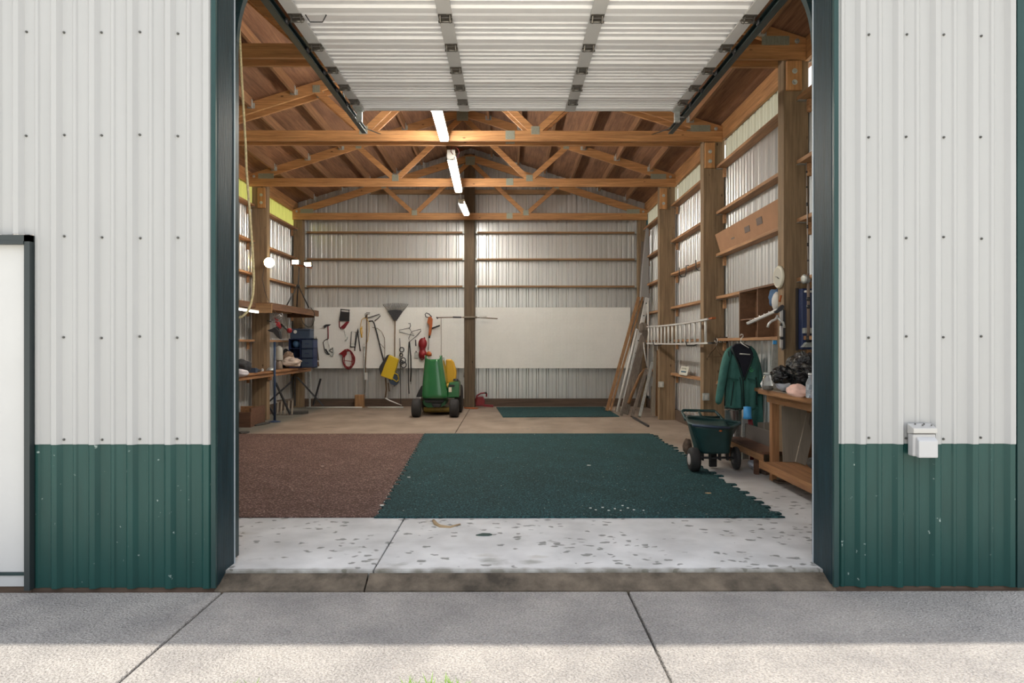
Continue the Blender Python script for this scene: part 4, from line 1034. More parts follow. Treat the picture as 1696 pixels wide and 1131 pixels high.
tb(t, 'frame', 'dark', [(580.5, 574), (582.5, 549), (590.2, 550.5), (588, 572)], .0085); tb(t, 'blade', 'steel', [(580.5, 570), (588.5, 568.5)], .0055); tb(t, 'handle', 'black', [(580, 574.5), (587.5, 574.5), (588, 581)], .011)
t = tool('garden_shears', 'dark long handled shears hanging open beside the hacksaw', 'shears', 594, 560)
tb(t, 'handle', 'black', [(592.5, 548), (590, 565), (587.5, 581)], .010); tb(t, 'handle', 'black', [(592.5, 548), (594.8, 565), (597, 581.5)], .011); pz(t, 'blades', 'dark', [(591, 550), (593, 543), (594.2, 551), (592.5, 553)], .02, .0, .002)
t = tool('red_hose', 'coiled red hose hung on the pegboard', 'hose', 575, 594)
g = MB()
rr = random.Random(5)
for k in range(6):
    cx, cy, rx, ry = 577+rr.uniform(-1.5, 1.5), 594.5+rr.uniform(-1, 1.5), 8.2+rr.uniform(-1.5, 2), 15.5+rr.uniform(-2, .8)
    g.tube([PP(cx+rx*math.cos(a)*(1 if math.sin(a) > -.5 else .9), cy+ry*math.sin(a), .01+.012*k) for a in [2*math.pi*i/22 for i in range(22)]], .0068, 7, True)
g.build('hose_coil', M['red'], t); tb(t, 'hose_strap', 'red', [(569, 597), (585, 598.5)], .006, .07)
pz(t, 'hose_reel_guide', 'red', [(561.3, 586), (572, 578), (574.5, 586), (570, 592), (566.5, 588)], .05, .0, .006)
t = tool('garden_cultivator', 'long pole cultivator with a curled tined head, left of the leaf rake', 'cultivator', 606, 600)
tb(t, 'pole', 'handle', [(608, 520), (607.6, 560), (605.5, 600), (604.5, 650)], .0125, .03); tb(t, 'tines', 'dark', [(605.5, 527), (605, 520), (607.5, 518), (613, 518)], .006, .03); tb(t, 'tines', 'dark', [(606.5, 526), (607, 521.5), (609, 520.3), (612.5, 520)], .006, .05)
t = tool('edging_pole', 'white and grey pole with a square end cap standing left of the cultivator', 'pole', 603, 620)
tb(t, 'pole', 'galv', [(604, 573), (603.5, 600), (604, 655)], .013, .05); pz(t, 'collar', 'offwhite', [(601.5, 569.5), (606, 569.5), (605.5, 574), (602, 574)], .03, .04); pz(t, 'end_cap', 'offwhite', [(604.5, 617), (608.5, 617), (608.5, 629), (604.5, 629)], .03, .03)
t = tool('yellow_cord', 'yellow cord looped over a peg left of the tall poles', 'cord', 600, 540)
tb(t, 'cord_loop', 'yellow2', [(608, 527.5), (603, 526.5), (599, 530), (597.8, 537), (597.5, 550), (599, 558), (601, 551), (599.5, 540), (598.8, 546)], .006, .07); tb(t, 'cord_bundle', 'yellow2', [(597.5, 543), (598, 550), (599.5, 559)], .015, .08); tb(t, 'cord_tail', 'yellow2', [(608, 528), (611, 535), (611.5, 548), (609.5, 563), (608, 567)], .005, .06)
t = tool('pole_bow_handle', 'dark bow shaped scythe handle high on the pegboard', 'handle', 620, 525)
tb(t, 'bow', 'dark', [(607, 527), (618, 523.8), (628.5, 520.4), (630, 523), (626, 527.5), (620.5, 531.5)], .010, .02)
t = tool('brush_hook', 'long black pole slanting down towards the yellow blower', 'pole tool', 628, 570)
tb(t, 'shaft', 'black', [(611, 532), (617, 531.5), (620, 536), (625, 554), (630, 575), (637, 603)], .014, .035)
t = tool('bent_rod', 'thin brown bent rod arching beside the slanting black pole', 'rod', 637, 570)
tb(t, 'rod', 'handle', [(617, 542), (625, 543.5), (632, 549), (637, 560), (637.5, 575), (637, 600)], .006, .02); tb(t, 'side_branch', 'handle', [(627, 569.5), (631, 570), (637, 577)], .005, .03)
# leaf rake
t = tool('leaf_rake', 'dark fan shaped leaf rake hung head up on the pegboard', 'rake', 654, 560)
pz(t, 'head', 'dark', [(654.5, 533.8), (642, 515.5), (645, 514), (654.5, 513), (664, 514), (667, 515.5)], .012, .03)
for i in range(17):
    k = i/16; x = 634.8+40.6*k; bx = 643+22.5*k
    hgt = 503.5-1.5*math.sin(k*math.pi)
    MB().tube([PP(654.5+(x-654.5)*.1, 531, .03), PP(654.5+(x-654.5)*.62, 514.5, .035), PP(x, hgt+1.2, .035), PP(x+.3, hgt, .09)], .0058, 5).build('tine', M['dark'], t)
tb(t, 'handle', 'handle', [(654.5, 530), (654, 560), (653.8, 600), (653.5, 640)], .0115, .04)
# yellow blower
t = tool('leaf_blower', 'yellow and grey leaf blower hanging tilted on the pegboard', 'leaf blower', 645, 610)
pz(t, 'housing', 'yellow', [(644.5, 587.5), (659.8, 595), (656, 610), (649.2, 629.5), (630.3, 622.2), (637, 604)], .15, .08, .012)
pz(t, 'back_pad', 'dark', [(641, 588), (645, 587), (637, 604), (630.5, 622), (627.5, 611), (629, 606)], .12, .07, .008)
pz(t, 'motor_cover', 'slate', [(650, 622), (655, 616), (660.5, 622), (659, 634), (655, 638.5), (647, 636), (643.5, 629)], .12, .07, .008)
for q in ([(651, 616.5), (659, 620.5), (660.5, 628)], [(649, 626.5), (657, 632), (660, 629)]): tb(t, 'handle_bar', 'yellow', q, .011, .20)
t = tool('long_scythe', 'pale wooden scythe with a thin white blade standing left of the mower', 'scythe', 640, 650)
tb(t, 'snath', 'handle', [(638.5, 626), (640, 645), (638, 660)], .014, .10); tb(t, 'blade', 'offwhite', [(638, 659), (645, 663), (655, 667), (665.5, 671)], [.012, .014, .012, .006], .14)
tb(t, 'side_grip', 'handle', [(643, 634), (645, 648)], .012, .09)
# hangers
t = tool('wire_hanger', 'two dark wire coat hangers tangled on one peg', 'hanger', 680, 548)
tb(t, 'wire', 'dark', [(676.5, 536), (679.5, 535.5), (680, 540.5), (677.5, 543.5), (661, 546.5), (661.5, 549.5), (686, 556), (678, 543.5)], .006, .02); tb(t, 'wire', 'dark', [(682, 549), (697, 545), (697, 548.5), (689, 557), (678, 566), (677, 560), (682, 549)], .006, .03)
t = tool('chain_hoist', 'dark chain and pulley bundle hanging right of the leaf rake', 'pulley', 666, 590)
tb(t, 'rod', 'dark', [(662, 560), (663, 577), (663, 610), (664, 668)], .007, .02)
for i, (x, y, w) in enumerate(((665.5, 579, 3.6), (664.5, 588, 2.6), (668, 597, 4.2), (668.5, 604, 4.6), (665, 600, 3))): MB().tube([PP(x+w*math.cos(a), y+w*1.1*math.sin(a), .03+.01*i) for a in [k*math.pi/5 for k in range(10)]], .011, 6, True).build('pulley_ring', M['dark'], t)
t = tool('black_strap', 'pair of long black straps hanging from a peg beside the chain bundle', 'strap', 678, 600)
tb(t, 'strap', 'black', [(677.5, 566), (676.3, 590), (676.5, 634), (677.5, 652)], .010, .02); tb(t, 'strap', 'black', [(678, 566), (680.5, 590), (681, 612), (680, 632)], .013, .03); tb(t, 'buckle', 'galv', [(679, 633), (681.5, 631.5), (680, 636)], .007, .03)
t = tool('hand_brush', 'small dark handled brush hanging above the grey tag', 'brush', 689, 568)
tb(t, 'handle', 'dark', [(688.3, 562.5), (688.8, 573)], .012)
t = tool('putty_knife', 'small flat grey scraper hanging below the brush', 'scraper', 689, 587)
pz(t, 'blade', 'galv', [(686.2, 583.5), (693, 583.5), (692.8, 593), (686.3, 593)], .008, .01); tb(t, 'handle', 'dark', [(689.2, 581), (689.2, 583.5)], .010)
t = tool('red_reel', 'glossy red gourd shaped cord reel hanging left of the orange trimmer', 'cord reel', 700, 580)
m = MB(); m.ball(PP(700, 569, .06), (.09, .05, .12), 18, 12); m.ball(PP(700, 586, .06), (.085, .05, .10), 18, 12); m.ball(PP(699.5, 577, .06), (.055, .04, .10), 14, 10); m.ball(PP(703, 561, .06), (.02, .02, .04)); m.build('reel_body', M['red'], t)
tb(t, 'cord_end', 'maroon', [(696, 580), (695.5, 592), (699, 596), (704, 592)], .015, .06)
t = tool('string_trimmer', 'orange string trimmer with a looped black handle hung on the pegboard', 'string trimmer', 711, 550)
tb(t, 'loop_handle', 'dark', [(711, 526), (705.5, 525), (704, 520.5), (706, 518.3), (710.5, 520), (715, 525)], .010, .06); pz(t, 'body', 'orange', [(709, 526), (713, 523.5), (716.3, 528), (715.5, 541), (713, 556), (709.5, 556), (711, 540), (707.5, 534)], .07, .03, .008)
tb(t, 'front_handle', 'black', [(714.5, 544), (721, 541.8), (728.5, 539)], .017, .06); tb(t, 'shaft', 'galv', [(711.5, 556), (710.5, 570), (709, 580)], .013, .06); tb(t, 'collar', 'black', [(712, 554), (711, 560)], .018, .06)
m = MB(); m.lathe(PP(710.5, 586, .08), [(.02, .05), (.055, .02), (.062, -.03), (.03, -.05)], (0.2, 0, 1), 16); m.build('trimmer_head', M['orange'], t)
t = thing('pole_pruner', P(773, 526.5, 14.2), 'thin horizontal pruning pole hung across the centre post', 'pole pruner')
def cb(px, py): return P(px, py, 14.249)
MB().tube([cb(723, 526), cb(750, 525.5), cb(786, 525.6), cb(824, 527.7)], .010, 8).build('pole', M['handle'], t); MB().tube([cb(750, 525.3), cb(764, 525.5)], .016, 8).build('grip', M['dark'], t)
MB().tube([cb(768, 525.5), cb(790, 525.4)], .020, 8).build('sleeve', M['greytan'], t); MB().tube([cb(794, 525), (cb(806, 525))], .022, 8).build('coupling', M['offwhite'], t); MB().tube([cb(723, 525), cb(725, 528)], .013, 8).build('hook', M['dark'], t)
t = thing('hung_wire', P(731, 560, 14.38), 'thin wire hanging straight down from the pruning pole', 'wire'); MB().tube([P(730.5, 527, 14.38), P(731, 560, 14.38), P(730.5, 600, 14.38)], .004, 6).build('wire', M['handle'], t)
# low things by the back wall
def bx(name, label, cat, m, px0, px1, py0, D_, dep, **k):
    a, b_ = P(px0, py0, D_), P(px1, py0, D_); o = MB().box(a.x, b_.x, D_, D_+dep, .001, a.z).build(name, M[m], bevel=.006); return tag(o, label, cat)
bx('wood_block', 'squared wooden block standing on the floor at the foot of the back wall', 'wood block', 'board', 587.5, 602, 654, 14.22, .14)
for x0, x1, lab in ((508, 600, 'white pipe on the floor along the back wall, left of the wooden block'), (609, 668, 'white pipe on the floor along the back wall, right of the wooden block')):
    tag(MB().tube([(P(x0, 0, 14.1).x, 14.1, .016), (P(x1, 0, 14.12).x, 14.12, .016)], .014, 8).build('plastic_pipe', M['offwhite']), lab, 'pipe')
t = thing('chain_saw', P(800, 665, 14.1), 'dark red chainsaw on the floor right of the centre post', 'chainsaw')
def c1(x, y, d=14.1): return P(x, y, d)
MB().prism([c1(788, 672), c1(787, 662), c1(791, 657), c1(800, 657), c1(803, 664), c1(802, 672)], (0, .14, 0)).build('motor_housing', M['maroon'], t, bevel=.01)
MB().tube([c1(788, 664, 14.07), c1(790, 655, 14.07), c1(796, 651.5, 14.07), c1(803, 650.5, 14.07), c1(806, 652, 14.07), c1(805.5, 657, 14.07)], .016, 8).build('handle', M['maroon'], t)
MB().tube([c1(803, 650.5, 14.06), c1(806, 650.5, 14.06)], .02, 8).build('trigger_guard', M['black'], t)
MB().beam(c1(800, 671), c1(817, 672.5), .03, .05).build('guide_bar', M['maroon'], t)
m = MB(); rr = random.Random(2)
pts = [(P(x, 0, 13.95).x, 13.95+rr.uniform(-.08, .10), .012) for x in (768, 775, 783, 790, 784, 776, 770, 778, 788, 792, 785)]
tag(m.tube(pts, .010, 7).build('extension_cord', M['orange']), 'orange extension cord heaped at the foot of the centre post', 'cord')
t = thing('faucet_hook', P(770, 622, 14.36), 'small dark hose bib on the left side of the centre post', 'hook'); MB().tube([P(769, 617, 14.36), P(771, 622, 14.36), P(770, 628, 14.36), P(768.5, 624, 14.36)], .010, 8, True).build('ring', M['dark'], t)

# ------------------------------------------------------------------ riding mower
M['deck'] = mat('dull_yellow', (.30, .20, .03), .5, 0, .3, 12)
MX, MY = P(724, 0, 12.9).x, 12.45
t = thing('riding_mower', (MX, 12.9, 0), 'green and yellow riding mower with its tall hood facing the doorway', 'riding mower')
k = 12.4/F
def X_(px): return (px-VX)*k
def Z_(py): return HC-(py-VY)*k
yf_ = 12.4
# hood seen raised: a tall rounded shell
prof_ = [(697.5, 669.5, 0), (698.0, 0, 0)]
def hood(u, v):
    # v 0..1 bottom to top, u -1..1 across (wrapping back at the sides)
    zb_, zt_ = Z_(662), Z_(592.5)
    w0, w1 = X_(741)-X_(697.5), X_(729)-X_(701)
    ww = (w0*(1-v)+w1*v)/2*(1+.02*math.sin(v*math.pi))
    cx = (X_(697.5)+X_(741))/2*(1-v)+(X_(701)+X_(731))/2*v
    a = (u*2-1)
    s_ = 1 if a > 0 else -1
    e = abs(a)
    if e < .62: xx = s_*ww*(e/.62)*.93; back = .05*(e/.62)**4
    elif e < .76: q = (e-.62)/.14; xx = s_*ww*(.93+.07*math.sin(q*math.pi/2)); back = .05+.05*q
    else: q = (e-.76)/.24; xx = s_*ww; back = .10+.42*q
    z = zb_+(zt_-zb_)*v
    tilt = .10*v
    dip = (-.045*(1-min(e/.55, 1)**2) if e < .55 else .0) if v > .999 else 0
    if v > .999 and .5 < e < .8: dip += .04
    rnd = .06*(1-v/.08)**2 if v < .08 else 0
    rt = 0
    return (cx+xx*(1-.10*(rnd/.06)), yf_+back+tilt+rnd+rt, z+dip)
hm = MB().grid(hood, 44, 22).build('hood', M['jd'], t, solid=.012)
m = MB()
m.tube([hood(.19+.62*i/24, .035) for i in range(25)], .010, 6)
m.build('hood_edge', M['black'], hm)
yy = yf_+.12
MB().prism([(X_(698), yy, Z_(664)), (X_(738), yy, Z_(664)), (X_(737), yy, Z_(671)), (X_(728), yy, Z_(676)), (X_(706), yy, Z_(676)), (X_(700), yy, Z_(671))], (0, .5, 0)).build('chassis_front', mat('dark_mower_green', (.015, .10, .035), .4), t, bevel=.01)
MB().prism([(X_(701), yy-.04, Z_(662)), (X_(736), yy-.04, Z_(662)), (X_(733), yy-.04, Z_(667.5)), (X_(704), yy-.04, Z_(667.5))], (0, .04, 0)).build('bumper', M['black'], t, bevel=.008)
MB().prism([(X_(713), yy-.02, Z_(668)), (X_(731), yy-.02, Z_(668)), (X_(729), yy-.02, Z_(676)), (X_(716), yy-.02, Z_(676))], (0, .3, 0)).build('front_axle', M['black'], t, bevel=.02)
def wheel(x0, x1, y, r_, name='wheel'):
    c = ((x0+x1)/2, y, r_); w = x1-x0
    wv = MB().lathe((x0, y, r_), [(r_*.55, .0), (r_*.85, .004), (r_*.97, .02), (r_, w*.25), (r_, w*.75), (r_*.97, w-.02), (r_*.85, w-.004), (r_*.55, w)], (1, 0, 0), 28).build(name, M['rubber'], t)
    MB().lathe((x0-.002, y, r_), [(r_*.2, .014), (r_*.50, .016), (r_*.50, w-.016), (r_*.2, w-.014)], (1, 0, 0), 20).build('wheel_hub', M['yellow'], wv)
R1 = (Z_(660)-0)/2 if False else .215
wheel(X_(683), X_(697.5), 12.36, .165); wheel(X_(745), X_(760), 12.36, .165)
wheel(X_(690)-.01, X_(690)+.14, 13.35, .27, 'rear_wheel'); wheel(X_(749)-.02, X_(749)+.13, 13.3, .27, 'rear_wheel')
MB().box(X_(698), X_(744), yy+.16, yy+.20, Z_(683), Z_(677)).build('mower_deck', M['deck'], t, bevel=.01)
MB().prism([(X_(699), yy+.22, .05), (X_(747), yy+.22, .05), (X_(747), yy+.22, .13), (X_(699), yy+.22, .13)], (0, .65, 0)).build('deck_body', M['deck'], t, bevel=.02)
# right fuel tank / fender
fx0, fx1 = X_(740.5), X_(759.5)
MB().prism([(fx0, yy+.02, Z_(659)), (fx1, yy+.02, Z_(659)), (fx1, yy+.02, Z_(636)), (fx1-.03, yy+.02, Z_(632)), (fx0+.02, yy+.02, Z_(634)), (fx0, yy+.02, Z_(642))], (0, .45, 0)).build('side_panel', M['jd'], t, bevel=.012)
MB().lathe((X_(752.5), yy+.2, Z_(632)), [(.055, 0), (.055, .012), (.042, .018), (.042, .035), (.0, .036)], n=18).build('fuel_cap', M['black'], t)
MB().box(X_(743), X_(752), yy-.0, yy+.02, Z_(641), Z_(638)).build('slot', M['black'], t); MB().box(X_(742), X_(747), yy-.0, yy+.019, Z_(650), Z_(642)).build('latch', M['cream'], t)
MB().prism([(X_(686), yy+.1, Z_(659)), (X_(698), yy+.1, Z_(659)), (X_(698), yy+.1, Z_(640)), (X_(695), yy+.1, Z_(640)), (X_(689), yy+.1, Z_(652))], (0, .5, 0)).build('fender', M['black'], t, bevel=.02)
seat = MB(); seat.grid(lambda u, v: (X_(742)+.02-.0+(X_(751)-X_(740)) * (.5+.5*math.cos(math.pi*(1-u))) - .09, 13.25+.06*math.sin(u*math.pi)+.05*v, Z_(634)+(Z_(596.5)-Z_(634))*v*(1-.25*(2*u-1)**2*v)), 10, 10)
sx0, sx1 = X_(733), X_(751)
seat = MB().prism([(sx0, 13.0, .55), (sx1+.0, 13.0, .60), (sx1+.01, 13.0, .80), (sx1-.04, 13.0, .98), (sx1-.09, 13.0, 1.035), (sx0, 13.0, 1.035)], (0, .09, 0)).build('seat_back', M['yellow2'], t, bevel=.03)
MB().box(sx0-.2, sx1-.02, 12.75, 13.0, .50, .58).build('seat', M['yellow2'], t, bevel=.03)
MB().box(sx0-.25, sx1, 12.9, 13.5, .30, .495).build('rear_body', M['jd'], t, bevel=.03)
pst = (X_(714), 12.8)
MB().tube([(pst[0], 12.75, .45), (pst[0], 12.9, .86)], .02, 8).build('steering_column', M['black'], t)
MB().tube([(pst[0]+.16*math.cos(a), 12.9+.10*math.sin(a), .87+.05*math.sin(a)) for a in [2*math.pi*i/20 for i in range(20)]], .013, 8, True).build('steering_wheel', M['black'], t)

# ------------------------------------------------------------------ leaning boards in the back right corner
def lean(name, label, a, b_, w, th, m, cat='board', up=(0, -1, .2), hol=0):
    o = MB().beam(a, b_, w, th, up).build(name, M[m], bevel=.003)
    return tag(o, label, cat)
def PF(px, py, D_):   # foot on the floor under pixel x, at depth D_
    return V(((px-VX)*D_/F, D_, .02))
lean('timber_plank', 'long orange brown plank leaning in the back right corner, leftmost of the stack', P(1058, 492, 13.75), PF(1005, 0, 13.35), .062, .045, 'board')
lean('timber_plank', 'second long brown plank leaning just right of the leftmost one', P(1064.5, 492, 13.80), PF(1011, 0, 13.30), .04, .045, 'board')
tag(MB().tube([P(1055, 545, 13.5), P(1042, 600, 13.3), PF(1022, 0, 13.15)], .026, 10).build('plastic_pipe', M['offwhite']), 'pale grey plastic pipe leaning among the corner boards', 'pipe')
t = thing('slotted_rail', PF(1030, 0, 13.1), 'pale perforated metal rail with round holes leaning in the corner', 'metal rail')
a = P(1072.5, 493, 13.35); b_ = PF(1031.5, 0, 12.95)
rl = MB().beam(a, b_, .085, .03, (0, -1, .1)).build('rail', M['alu'], t, bevel=.003)
d = (b_-a)
for i in range(9):
    c_ = a+d*(.05+i*.11)+V((0, -.018, 0)); MB().tube([c_, c_+V((0, -.004, 0))], .014, 10).build('hole', M['black'], rl)
lean('weathered_plank', 'weathered grey plank leaning right behind the perforated rail, spattered pale', P(1070, 545, 13.1), PF(1036, 0, 12.72), .11, .04, 'oldwood')
lean('weathered_plank', 'narrow weathered grey strip leaning in front of the spattered plank', P(1063, 555, 12.80), PF(1029, 0, 12.45), .05, .035, 'oldwood')
t = thing('wrapped_post', PF(1070, 0, 13.9), 'tall grey plastic wrapped bundle standing in the back right corner', 'bundle')
MB().prism([P(1071, 377, 13.9), P(1075, 378, 13.9), P(1075.5, 500, 13.9), P(1060.5, 497, 13.9), P(1064, 440, 13.9)], (0, .10, 0)).build('wrapped_body', mat('cloudy_wrap', (.30, .285, .27), .35), t, bevel=.01)
MB().beam(P(1066, 400, 14.02), PF(1057, 0, 14.1), .09, .05, (0, -1, 0)).build('inner_plank', M['oldwood'], t)
lean('white_strip', 'thin white strip standing upright between the corner boards and the ladder', P(1073.3, 500, 13.2), PF(1073.5, 0, 13.2)+V((0, 0, .3)), .035, .02, 'offwhite', 'strip')
lean('metal_channel', 'grey metal channel leaning low in front of the corner boards', P(1080.5, 600, 12.75), PF(1059.5, 0, 12.25), .05, .04, 'galv', 'metal channel')
lean('metal_channel', 'second grey metal channel leaning left of the first, its foot nearest the doorway', P(1071, 612, 12.7), PF(1047, 0, 12.2), .06, .04, 'oldwood', 'metal channel')
tag(MB().tube([P(1067, 612, 12.9), P(1060, 622, 12.85), P(1052, 640, 12.8), P(1041, 668, 12.7)], [.02, .026, .028, .03], 8).build('bent_branch', M['board']), 'curved orange brown board leaning low between grey channels', 'board')
tag(MB().tube([P(1066, 567, 12.9), P(1068, 585, 12.9), P(1072, 607, 12.8)], .012, 8).build('bent_rod', M['alu']), 'thin bent metal rod hooked over the low channels', 'rod')
for i, (x, y0, lab, m) in enumerate(((1085.5, 572, 'tan board standing upright against the right wall beside the post', 'greytan'), (1089.5, 580, 'narrow orange brown board standing upright beside the tan one', 'board'), (1081, 640, 'short tan board standing lowest by the right wall', 'greytan'))):
    lean('upright_board', lab, P(x, y0, 12.45+.08*i), PF(x-3+i, 0, 12.25+.08*i), .055, .022, m)
lump('dusty_rag', 'brown dusty rag stuffed where the corner boards cross', 'rag', P(1066, 543, 12.9), (.09, .06, .10), M['oldwood'], 4, .3)

# ------------------------------------------------------------------ ladder hung along the right wall
LX = 2.545
t = thing('aluminium_ladder', (LX, 10.5, 1.33), 'long aluminium ladder hung sideways along the right wall', 'ladder')
def rail(z, nm, sag):
    pts = [(LX, 8.62+(12.42-8.62)*i/12, z+sag*(-4*(i/12)*(1-i/12))) for i in range(13)]
    m = MB()
    for i in range(12): m.beam(pts[i], V(pts[i+1])+V((0, .001, 0)), .06, .022)
    return m.build(nm, M['alu'], t)
rail(1.640, 'side_rail', .02); rail(1.335, 'side_rail', .01)
for i in range(15):
    y = 8.80+i*.255; zs = .015*(-4*((y-8.62)/3.8)*(1-(y-8.62)/3.8))
    MB().tube([(LX, y, 1.335), (LX, y, 1.64+zs)], .0165, 8).build('rung', M['offwhite'], t)
MB().beam((LX, 8.58, 1.64), (LX, 8.44, 1.645), .05, .02).build('rail_tip', M['orange'], t); MB().beam((LX, 8.62, 1.335), (LX, 8.48, 1.335), .05, .018).build('rail_foot', M['black'], t)
for y in (9.55, 11.70):
    tag(MB().tube([(2.82, y, 1.40), (2.60, y, 1.30), (2.50, y, 1.30), (2.48, y, 1.36)], .008, 8).build('ladder_hook', M['dark']), 'dark bracket holding up the %s end of the ladder' % ('near' if y < 10 else 'far'), 'hook')
for y, nm in ((10.8, 'farther'), (9.85, 'nearer')):
    c_ = V((2.80, y, 2.50))
    tag(MB().tube([c_+V((.03, -.10, .058)), c_+V((-.01, -.10, .055)), c_+V((-.012, -.10, -.06)), c_+V((-.03, -.11, -.12)), c_+V((-.09, -.12, -.13)), c_+V((-.125, -.12, -.09)), c_+V((-.125, -.12, .02))], .007, 8).build('storage_hook', M['dark']), '%s large U shaped hook under a right wall girt above the ladder' % nm, 'hook')
# outlets and sign
for x, y, D_, lab in ((1094.5, 636.5, 11.875, 'grey outlet box on the post crossed by the ladder'), (1168.5, 657, 9.275, 'grey outlet box on the post beside the green jacket')):
    c_ = P(x, y, D_); t = thing('outlet_box', c_, lab, 'outlet box')
    MB().box(c_.x-.045, c_.x+.045, D_-.045, D_-.002, c_.z-.05, c_.z+.05).build('box_body', M['galv'], t, bevel=.006); MB().box(c_.x-.020, c_.x+.020, D_-.05, D_-.045, c_.z-.032, c_.z+.032).build('face_plate', M['offwhite'], t, bevel=.003)
c0 = P(1120.5, 617, 11.1); c1_ = P(1138, 618.5, 10.45); xx = 2.80
t = thing('licence_plate', (xx, 10.75, .83), 'small cream sign plate standing on the lowest girt under the ladder', 'sign')
y0_, y1_ = 11.42, 10.72
MB().prism([(2.80, 10.72, .824), (2.80, 11.22, .824), (2.84, 11.20, .96), (2.84, 10.70, .96)], (.004, 0, 0)).build('plate', M['paper'], t)
for (za, zb, ya, yb2) in ((.918, .938, 10.83, 11.10), (.868, .890, 10.80, 11.12)):
    n = 9
    for i in range(n):
        if i in (3, 6) and za > .9: continue
        y = ya+(yb2-ya)*i/n; MB().box(2.80+(za-.824)*.29-.003, 2.80+(za-.824)*.29-.001, y, y+.02, za, zb).build('lettering', M['galvdk'] if za > .9 else M['inkblue'], t)

# cardboard strip on the third girt
t = thing('cardboard_strip', (2.83, 8.0, 2.551), 'long strip of brown cardboard leaning on a right wall girt', 'cardboard')
MB().prism([(2.835, 6.90, 2.552), (2.835, 9.12, 2.552), (2.795, 9.22, 2.80), (2.795, 6.86, 2.83)], (.008, 0, 0)).build('sheet', M['cardboard'], t)
for y0_, y1_, z0_, z1_ in ((7.55, 7.72, 2.66, 2.74), (7.95, 8.12, 2.64, 2.71), (8.5, 8.62, 2.64, 2.66)):
    f = lambda z: 2.835-(z-2.552)*.155-.003
    MB().prism([(f(z0_), y0_, z0_), (f(z0_), y1_, z0_), (f(z1_), y1_, z1_), (f(z1_), y0_, z1_)], (.002, 0, 0)).build('faded_print', M['ink'], t)

# cubby shelf with things
t = thing('cubby_shelf', (2.80, 7.5, 1.385), 'brown wooden cubby shelf mounted on the right wall beside the nearest post', 'shelf')
cy0, cy1, cz0, cz1, cx = 6.93, 8.14, 1.395, 1.955, 2.755
th = .022
MB().box(cx, 2.945, cy0, cy1, cz1-th, cz1).build('top_board', M['cubby'], t); MB().box(cx-.02, 2.945, cy0, 8.72, cz0-.03, cz0).build('bottom_board', M['girt_y'], t)
for y in (cy0, 7.53, cy1-th): MB().box(cx, 2.945, y, y+th, cz0+.001, cz1-th-.001).build('divider', M['cubby'], t)
MB().box(2.935, 2.945, cy0+th, cy1-th, cz0, cz1-th).build('back_panel', M['cubby'], t); MB().box(cx+.01, 2.934, 7.56, cy1-th-.002, 1.60, 1.615).build('inner_shelf', M['cubby'], t)
lump('blue_jeans_cloth', 'crumpled blue cloth stuffed in the right cubby', 'cloth', (2.80, 7.10, 1.80), (.07, .12, .10), mat('denim', sr(70, 100, 135), .8, 0, .2, 14), 6, .4)
lump('white_helmet', 'white rounded object in front of the blue cloth in the cubby', 'helmet', (2.755, 6.99, 1.755), (.05, .06, .10), M['offwhite'], 2, .06)

# clock on the side of the nearest post
t = thing('wall_clock', (2.69, 6.755, 1.98), 'round cream wall clock on the side of the nearest right post', 'clock')
MB().lathe((2.698, 6.755, 1.985), [(.100, 0), (.112, .006), (.112, .022), (.100, .034), (.092, .028)], (-1, 0, 0), 36).build('clock_case', mat('clock_cream', (.66, .62, .50), .4), t)
MB().lathe((2.672, 6.755, 1.985), [(.09, 0), (.09, .003)], (-1, 0, 0), 32).build('clock_face', mat('clock_face', (.52, .50, .43), .5), t)
q = MB(); q.beam((2.666, 6.755, 1.985), (2.666, 6.715, 1.965), .003, .012, (1, 0, 0)); q.beam((2.666, 6.755, 1.985), (2.666, 6.80, 1.995), .003, .010, (1, 0, 0)); q.build('clock_hands', M['black'], t)

# stainless folding rack hanging on the post corner
D_ = 6.60
t = thing('folding_hose_rack', P(1298, 540, D_), 'stainless folding rack with an arm and small hooks hanging on the nearest post', 'rack')
for y0_, y1_ in ((513, 535), (540, 558), (562, 577)): MB().prism([P(1293.5, y0_, D_), P(1298, y0_-1, D_), P(1298, y1_, D_), P(1293.5, y1_-1, D_)], (0, .03, 0)).build('steel_panel', M['steel'], t, bevel=.003)
MB().prism([P(1297.5, 511, D_+.01), P(1301.5, 514, D_+.01), P(1301.5, 577, D_+.01), P(1297.5, 580, D_+.01)], (0, .035, 0)).build('back_plate', M['dark'], t)
for y in (537.5, 560): MB().ball(P(1296, y, D_-.01), (.02, .015, .014)).build('joint', M['black'], t)
arm = MB().beam(P(1238.5, 536, 6.9), P(1290, 513, D_-.02), .03, .028).build('arm', M['alu'], t, bevel=.004)
for i in range(6):
    q = .1+.15*i; c_ = P(1238.5, 536, 6.9).lerp(P(1290, 513, D_-.02), q)+V((0, 0, .022)); MB().ball(c_, .007, 8, 6).build('rivet', M['steel'], arm)
MB().prism([P(1284, 516, D_-.03), P(1297, 504, D_-.03), P(1301, 507, D_-.03), P(1298, 513, D_-.03), P(1288, 519, D_-.03)], (0, .04, 0)).build('pivot_head', M['dark'], t, bevel=.006)
for q in ([(1289, 522), (1285, 529), (1278, 532), (1274, 536), (1272, 542)], [(1289, 526), (1294, 531), (1298, 534), (1300, 543)]): MB().tube([P(x, y, D_-.04) for x, y in q], .012, 8).build('hook_arm', M['alu'], t)
t = thing('pruning_saw', P(1293, 498, D_), 'small orange handled tool wedged above the stainless rack', 'hand tool'); MB().tube([P(1292, 500, 6.62), P(1294.5, 489, 6.62)], .011, 8).build('handle', M['orange'], t)
t = thing('galvanised_strip', (2.78, 6.9, 1.2), 'wide grey galvanised strip standing behind the bench at the nearest post', 'metal strip')
